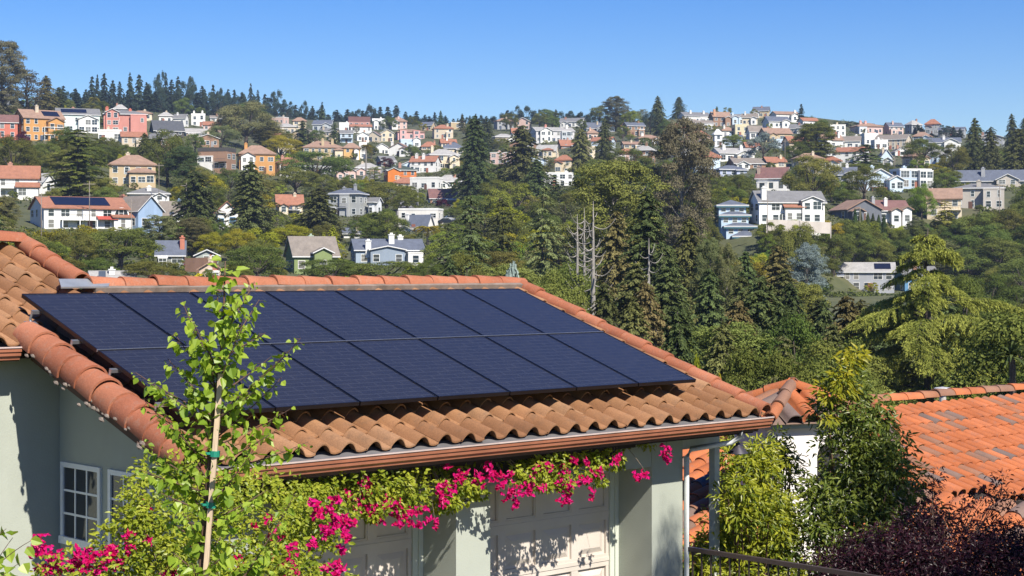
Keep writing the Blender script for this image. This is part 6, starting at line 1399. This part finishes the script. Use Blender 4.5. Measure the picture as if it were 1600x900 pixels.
    for py in (709, 789):
        q = MB(); c = a+(b-a)*((1180-py)/(1180-584.)); q.tube([c-d*.012, c+d*.012], .0225, 10); q.tube([c+x*.0, c+x*.03+y*.02, c+x*.04], .006, 5); q.build('tie', metal((.01,.20,.13), .5, 0, 'green_tie_tape'), s)
    # the tip of another sapling at the left border
    t2 = thing('birch_branch', P3(-40, 900, 6.4), 'birch leaves of a second sapling reaching in at the lower left corner', 'sapling'); tr = MB(); lf = MB(); P = []; T = []; S = []
    base = P3(-60, 1000, 6.4); tr.tube([np.array([base[0]-.1, 6.4, -4.8]), base, P3(-30, 820, 6.4)], [.016, .012, .003], 6)
    for y0, x1, y1 in ((960,20,840),(930,48,845),(960,30,880),(900,10,826),(980,18,900),(1000,40,905),(900,-5,850),(940,0,890)):
        a = np.array([base[0]+.03, 6.4, (HY-y0)*6.4/F]); c = P3(x1, y1, 6.4+rng.normal(0, .05)); q = bezier(a, a*.5+c*.5+UP*.04, c); tr.tube(q, np.linspace(.003, .001, len(q)), 4, cap=False)
        for i in range(7): u_ = .4+.6*i/6; p = q[int(u_*8)]; dd = unit(rng.normal(size=3)); P.append(p+dd*.015); T.append(dd); S.append(rng.uniform(.03, .062))
    S = np.array(S); petal_leaves(lf, np.array(P), np.array(T), rng, S, S*.84, hang=.7, tilt=.7); tr.build('trunk', TWIG, t2, smooth=True); lf.build('leaves', L_BIRCH, t2)
sapling()

def bracts(mb, C, Rr, rng, per=9, size=.042):
    for c, r in zip(C, Rr):
        m = max(3, int(per*(r/.07)**1.3)); p = c+sph(rng, m)*r*rng.uniform(.3, 1, (m, 1)); out = unit(p-c+np.array([.15, -.5, .2]))
        for j in range(3):
            a = rng.random(m)*6.28; t = unit(np.cross(out, sph(rng, m)))+out*.55
            leaves(mb, p, out+rng.normal(0, .5, (m, 3)), size, size*.8, rng, T=t, shape='o', fold=.25)
def leafy(mb, C, r, per, L, W, rng, hang=.4, tilt=.55, tint=None, sq=(1, 1, .85)):
    for i, c in enumerate(C):
        d = sph(rng, per); p = c+d*np.array(sq)*np.asarray(r[i])*(1-.45*rng.random((per, 1))**1.5)
        tn = np.clip(rng.normal(.5, .25, per)+rng.normal(0, .15)+.2*d[:, 2], 0, 1)
        petal_leaves(mb, p, d+np.array([0, 0, .1]), rng, L, W, tint=tn, hang=hang, tilt=tilt)
def inside_blobs(blobs, n, rng):
    """points in ellipsoids given as (x, y, distance, half width, half height, half depth m) of the plant"""
    A = np.array([b[3]*b[4] for b in blobs], float); pick = rng.choice(len(blobs), n, p=A/A.sum()); o = []
    for i in pick:
        x, y, Y, rx, ry, rd = blobs[i]; d = sph(rng, 1)[0]*rng.uniform(.45, 1); c = P3(x, y, Y); k = Y/F; o.append(c+np.array([d[0]*rx*k, d[1]*rd, -d[2]*ry*k]))
    return np.array(o)
def bougainvillea():
    rng = np.random.default_rng(61)
    t = thing('bougainvillea_bush', (P3(330, 900, 14.2)[0], 14.2, -4.75), 'big bougainvillea bush with yellow green leaves and magenta flowers before the left garage corner', 'bush')
    lf = MB(); br = MB(); st = MB()
    bl = [(290,810,14.1,110,80,.5),(430,815,14.3,100,62,.5),(205,845,13.9,55,50,.4),(480,860,14.3,76,70,.5),(330,890,13.7,190,70,.6),(125,885,13.6,55,26,.35),(250,765,14.4,52,50,.4),(505,790,14.6,46,34,.3),(370,770,14.5,70,40,.4),(430,930,13.5,130,80,.6),(240,930,13.5,140,70,.6)]
    C = inside_blobs(bl, 300, rng); leafy(lf, C, rng.uniform(.10, .20, len(C)), 46, .046, .028, rng)
    fc = [(72,858,20),(95,878,14),(112,886,14),(148,884,18),(165,868,13),(132,872,12),(186,854,9),(62,892,10),(225,790,7),(213,842,8),(440,822,11),(425,820,8),(452,874,14),(458,862,10),(498,810,10),(525,826,15),(505,836,12),(545,815,10),(514,800,8),(515,895,17),(490,858,6),(522,850,6),(394,826,5),(346,815,6),(272,890,13),(262,898,10),(300,860,5),(240,846,5),(200,866,8),(178,880,12),(520,780,7),(90,893,10),(118,870,8),(455,895,8),(360,866,5),(420,870,5),(230,812,5),(480,786,8),(545,838,9),(376,894,6)]
    bracts(br, [P3(x, y, 13.6 if y > 835 else 14.0)+rng.normal(0, .03, 3) for x, y, r in fc], [r*14/F*1.15 for x, y, r in fc], rng, 14)
    for c in C[::6]: b = np.array([P3(350, 1000, 14.3)[0]+rng.normal(0, .3), 14.3, -4.75]); st.tube(bezier(b, (b+c)/2+np.array([0, 0, .4]), c), np.linspace(.012, .003, 9), 4, cap=False)
    lf.build('leaves', L_BOUG, t); br.build('flowers', L_BRACT, t); st.build('stems', VINE, t)
    # the vine trained along under the eave
    v = thing('bougainvillea_vine', on_n(560, 760, 3.2), 'bougainvillea vine hanging along the eave over the garage doors, full of magenta flowers', 'vine')
    lf = MB(); br = MB(); st = MB(); C = []; Rr = []
    def run(x0, x1, y0, y1, n0, n1, m, r0, r1):
        for _ in range(m): x = rng.uniform(x0, x1); f = (x-x0)/(x1-x0); C.append(on_n(x, rng.uniform(y0, y1)-8*f, rng.uniform(n0, n1))); Rr.append(rng.uniform(r0, r1))
    run(470, 720, 712, 745, 2.95, 3.25, 46, .09, .15); run(720, 960, 690, 722, 2.95, 3.25, 46, .08, .14); run(430, 660, 752, 790, 3.15, 3.5, 62, .08, .14); run(540, 650, 778, 812, 3.2, 3.55, 18, .06, .11)
    run(655, 730, 755, 798, 3.1, 3.4, 20, .06, .10); run(730, 765, 752, 776, 3.1, 3.4, 8, .05, .09); run(780, 850, 728, 770, 3.1, 3.45, 18, .05, .10); run(850, 945, 715, 762, 3.1, 3.45, 24, .05, .10); run(955, 970, 722, 745, 3.1, 3.3, 3, .05, .07); run(800, 1020, 680, 700, 2.95, 3.2, 26, .06, .10); run(700, 720, 770, 792, 3.2, 3.4, 5, .05, .08)
    C = np.array(C); leafy(lf, C, np.array(Rr), 40, .050, .031, rng, hang=.6)
    fc = [(573,750,8),(571,766,11),(546,776,9),(580,800,18),(562,792,12),(600,790,14),(614,786,15),(640,802,13),(630,816,14),(652,820,9),(622,806,12),(686,765,11),(702,762,12),(688,784,10),(680,816,8),(668,812,5),(720,742,11),(746,748,14),(768,745,14),(790,744,12),(800,772,16),(820,770,13),(846,760,10),(835,736,9),(852,730,13),(882,738,15),(886,766,20),(880,780,12),(874,756,9),(918,745,10),(936,742,12),(926,772,10),(966,713,9),(996,745,11),(1010,740,8),(1040,702,13),(1043,716,9),(895,722,10),(915,720,8),(762,728,8),(805,790,8),(660,798,8),(590,814,10),(780,760,8),(960,720,7),(700,725,8),(825,752,9),(905,755,8)]
    bracts(br, [on_n(x, y, 3.42) for x, y, r in fc], [r*17/F*1.1 for x, y, r in fc], rng, 10)
    top = [on_n(x, y, 3.1) for x, y in ((380,780),(470,730),(560,716),(660,708),(760,700),(860,690),(960,684),(1040,680))]; st.tube(top, .014, 5)
    for c in C[::3]: a = top[int(np.argmin([np.linalg.norm(c-p) for p in top]))]; st.tube(bezier(a+rng.normal(0, .03, 3), (a+c)/2+UP*.08, c), np.linspace(.005, .002, 9), 4, cap=False)
    for x, y, r in fc[::2]: c = on_n(x, y, 3.4); a = top[int(np.argmin([np.linalg.norm(c-p) for p in top]))]; st.tube(bezier(a, (a+c)/2+UP*.1, c), np.linspace(.004, .0015, 9), 4, cap=False)
    lf.build('leaves', L_BOUG, v); br.build('flowers', L_BRACT, v); st.build('stems', VINE, v)
bougainvillea()

def shrub(name, label, cat, blobs, leaf, n, r, per, L, W, seed, base, stems=26, hang=.6, tilt=.6, tips=None, tipleaf=None):
    rng = np.random.default_rng(seed); b = P3(*base); zb = ground_z(b[0], b[1]); t = thing(name, (b[0], b[1], zb), label, cat); lf = MB(); st = MB()
    C = inside_blobs(blobs, n, rng); leafy(lf, C, rng.uniform(*r, len(C)), per, L, W, rng, hang=hang, tilt=tilt)
    for c in C[::max(1, len(C)//stems)]: a = np.array([b[0]+rng.normal(0, .15), b[1]+rng.normal(0, .15), zb-.2]); m = np.array([(a[0]*.6+c[0]*.4), (a[1]*.6+c[1]*.4), a[2]*.35+c[2]*.65-.2]); st.tube(bezier(a, m, c), np.linspace(.035, .006, 9), 5, cap=False)
    lf.build('leaves', leaf, t); st.build('stems', TWIG, t, smooth=True)
    if tips:
        q = MB(); C = inside_blobs(tips, 20, rng); leafy(q, C, rng.uniform(.07, .15, len(C)), 20, L*1.15, W*1.2, rng, hang=.9, tilt=.5); q.build('young_leaves', tipleaf, t)
    return t
shrub('yellow_shrub', 'yellow green shrub with narrow leaves between the garage corner and the turret', 'shrub',
      [(1152,778,20.5,26,44,.25),(1172,800,20.6,45,50,.3),(1160,740,21.6,52,55,.5),(1195,720,22.0,38,40,.4),(1142,805,21.4,40,46,.5),(1185,820,21.2,75,60,.6),(1120,870,21.0,60,50,.5),(1220,830,21.6,36,44,.5),(1190,900,20.9,110,60,.6),(1092,862,21.4,20,24,.3)], L_YEL, 330, (.09,.20), 30, .088, .030, 71, (1170,900,21.3))
shrub('slim_shrub', 'thin darker shrub with sparse leaves right in front of the white turret', 'shrub', [(1205,720,22.6,22,48,.25),(1222,700,22.7,16,30,.2),(1232,735,22.5,18,36,.25)], L_DKG, 46, (.10,.17), 22, .085, .028, 72, (1215,860,22.6), 12)
shrub('tall_shrub', 'tall dark glossy shrub with golden young leaves at its top beside the tile roof', 'shrub',
      [(1320,600,21.8,30,45,.3),(1312,650,21.8,42,45,.4),(1340,680,21.6,62,60,.5),(1332,735,21.6,44,60,.5),(1370,740,21.4,52,60,.5),(1330,800,21.3,90,55,.6),(1295,800,21.4,40,50,.5),(1392,700,21.6,36,40,.35),(1412,755,21.4,36,40,.35),(1432,800,21.2,30,34,.35),(1350,640,21.7,34,34,.3),(1278,770,21.5,26,40,.3),(1300,860,21.0,100,60,.6),(1390,800,21.2,40,40,.4)], L_DKG, 430, (.09,.23), 27, .092, .031, 73, (1325,900,21.5), 36,
      tips=[(1330,565,21.7,18,26,.2),(1310,585,21.6,16,20,.2),(1345,560,21.8,10,16,.1),(1295,615,21.5,14,14,.2),(1325,610,21.5,24,20,.2),(1290,650,21.3,10,16,.2)], tipleaf=L_TIP)
shrub('purple_maple', 'dark purple leaved maple spreading across the lower right corner', 'maple',
      [(1420,864,19.6,90,44,.7),(1340,882,19.4,70,40,.6),(1500,870,19.6,90,44,.7),(1570,857,19.8,70,44,.6),(1450,827,19.9,50,26,.5),(1400,890,19.2,130,40,.7),(1540,890,19.2,120,50,.7)], L_MAP, 480, (.09,.20), 46, .055, .020, 74, (1460,930,19.5), 40, hang=.3, tilt=.9)
def maple_sprigs():
    rng = np.random.default_rng(77); t = [o for o in COL.objects if o.name.startswith('purple_maple')][0]; lf = MB(); st = MB()
    for x, y in ((1455,752),(1440,775),(1470,765),(1490,780),(1535,758),(1560,752),(1570,765),(1545,775),(1510,800),(1480,810),(1580,790),(1430,800),(1460,735),(1575,740),(1520,785),(1595,770)):
        c = P3(x, y, 19.8); a = P3(1470+(x-1480)*.5, 850, 19.7); q = bezier(a, (a+c)/2+np.array([rng.normal(0, .08), 0, .1]), c); st.tube(q, np.linspace(.008, .002, 9), 4, cap=False)
        for k in (5, 6, 7, 8): leafy(lf, [q[k]+rng.normal(0, .04, 3)], [.08], 12, .055, .020, rng, hang=.2, tilt=.9)
    lf.build('sprigs', L_MAP, t); st.build('twigs', TWIG, t)
maple_sprigs()
# banana like plant beyond the tile roof, right border
def spiky():
    rng = np.random.default_rng(5); c = P3(1582, 556, 46); t = thing('dark_palm', (c[0], 46, ground_z(c[0], 46)), 'dark strap leaved palm by the right border beyond the neighbouring roof', 'palm'); tr = MB(); lf = MB()
    tr.tube([(c[0], 46, ground_z(c[0], 46)-.3), (c[0], 46, c[2]-.1)], [.12, .08], 7)
    for i in range(34):
        a = i*2.4; e = rng.uniform(-.3, 1.2); d = np.array([math.cos(a)*math.cos(e), math.sin(a)*math.cos(e), math.sin(e)]); s = np.linspace(0, 1, 5); q = np.array([c+d*u_*.9+np.array([0, 0, -.42*u_*u_]) for u_ in s]); w = np.cross(d, UP); w = unit(w)*.07
        for j in range(4): lf.add([q[j]-w*(1-s[j]*.7), q[j]+w*(1-s[j]*.7), q[j+1]+w*(1-s[j+1]*.95), q[j+1]-w*(1-s[j+1]*.95)], [(0, 1, 2, 3)], tint=rng.random())
    tr.build('trunk', BARK['d'], t); lf.build('fronds', LEAF['con'], t)
spiky()
# a street tree out of view on the right: its shade falls on the maple and the end of the gutter
plant('oakh1', 'oak', 10.9, 14.0, -4.75, 10.2, 7.0, 'street_tree', 'street tree', px=0, label='leafy street tree by the drive whose shade falls over the purple maple'); 
TREES[-1]['o']['label'] = TREES[-1]['label']

plant('oakh2', 'oak', 6.6, 11.7, -4.75, 10.7, 2.3, 'street_tree', 'street tree', px=0, label='slim leafy tree by the drive whose shade falls over the right garage pier')
TREES[-1]['o']['label'] = TREES[-1]['label']
# ---------------------------------------------------------------- the air over the valley
def haze():
    m = bpy.data.materials.new('valley_air'); m.use_nodes = True; t = m.node_tree; t.nodes.clear(); o = nd(t, 'ShaderNodeOutputMaterial'); v = nd(t, 'ShaderNodeVolumePrincipled')
    v.inputs['Color'].default_value = (.62, .76, 1, 1); v.inputs['Density'].default_value = HAZE; v.inputs['Anisotropy'].default_value = .2; t.links.new(v.outputs[0], o.inputs[1])
    b = MB(); b.box((-1400, -60, -40), (1400, 3200, 200)); o = b.build('haze', m); tag(o, 'thin blue haze over the valley and hills', 'haze', kind='stuff')
HAZE = .00012
if HAZE: haze()
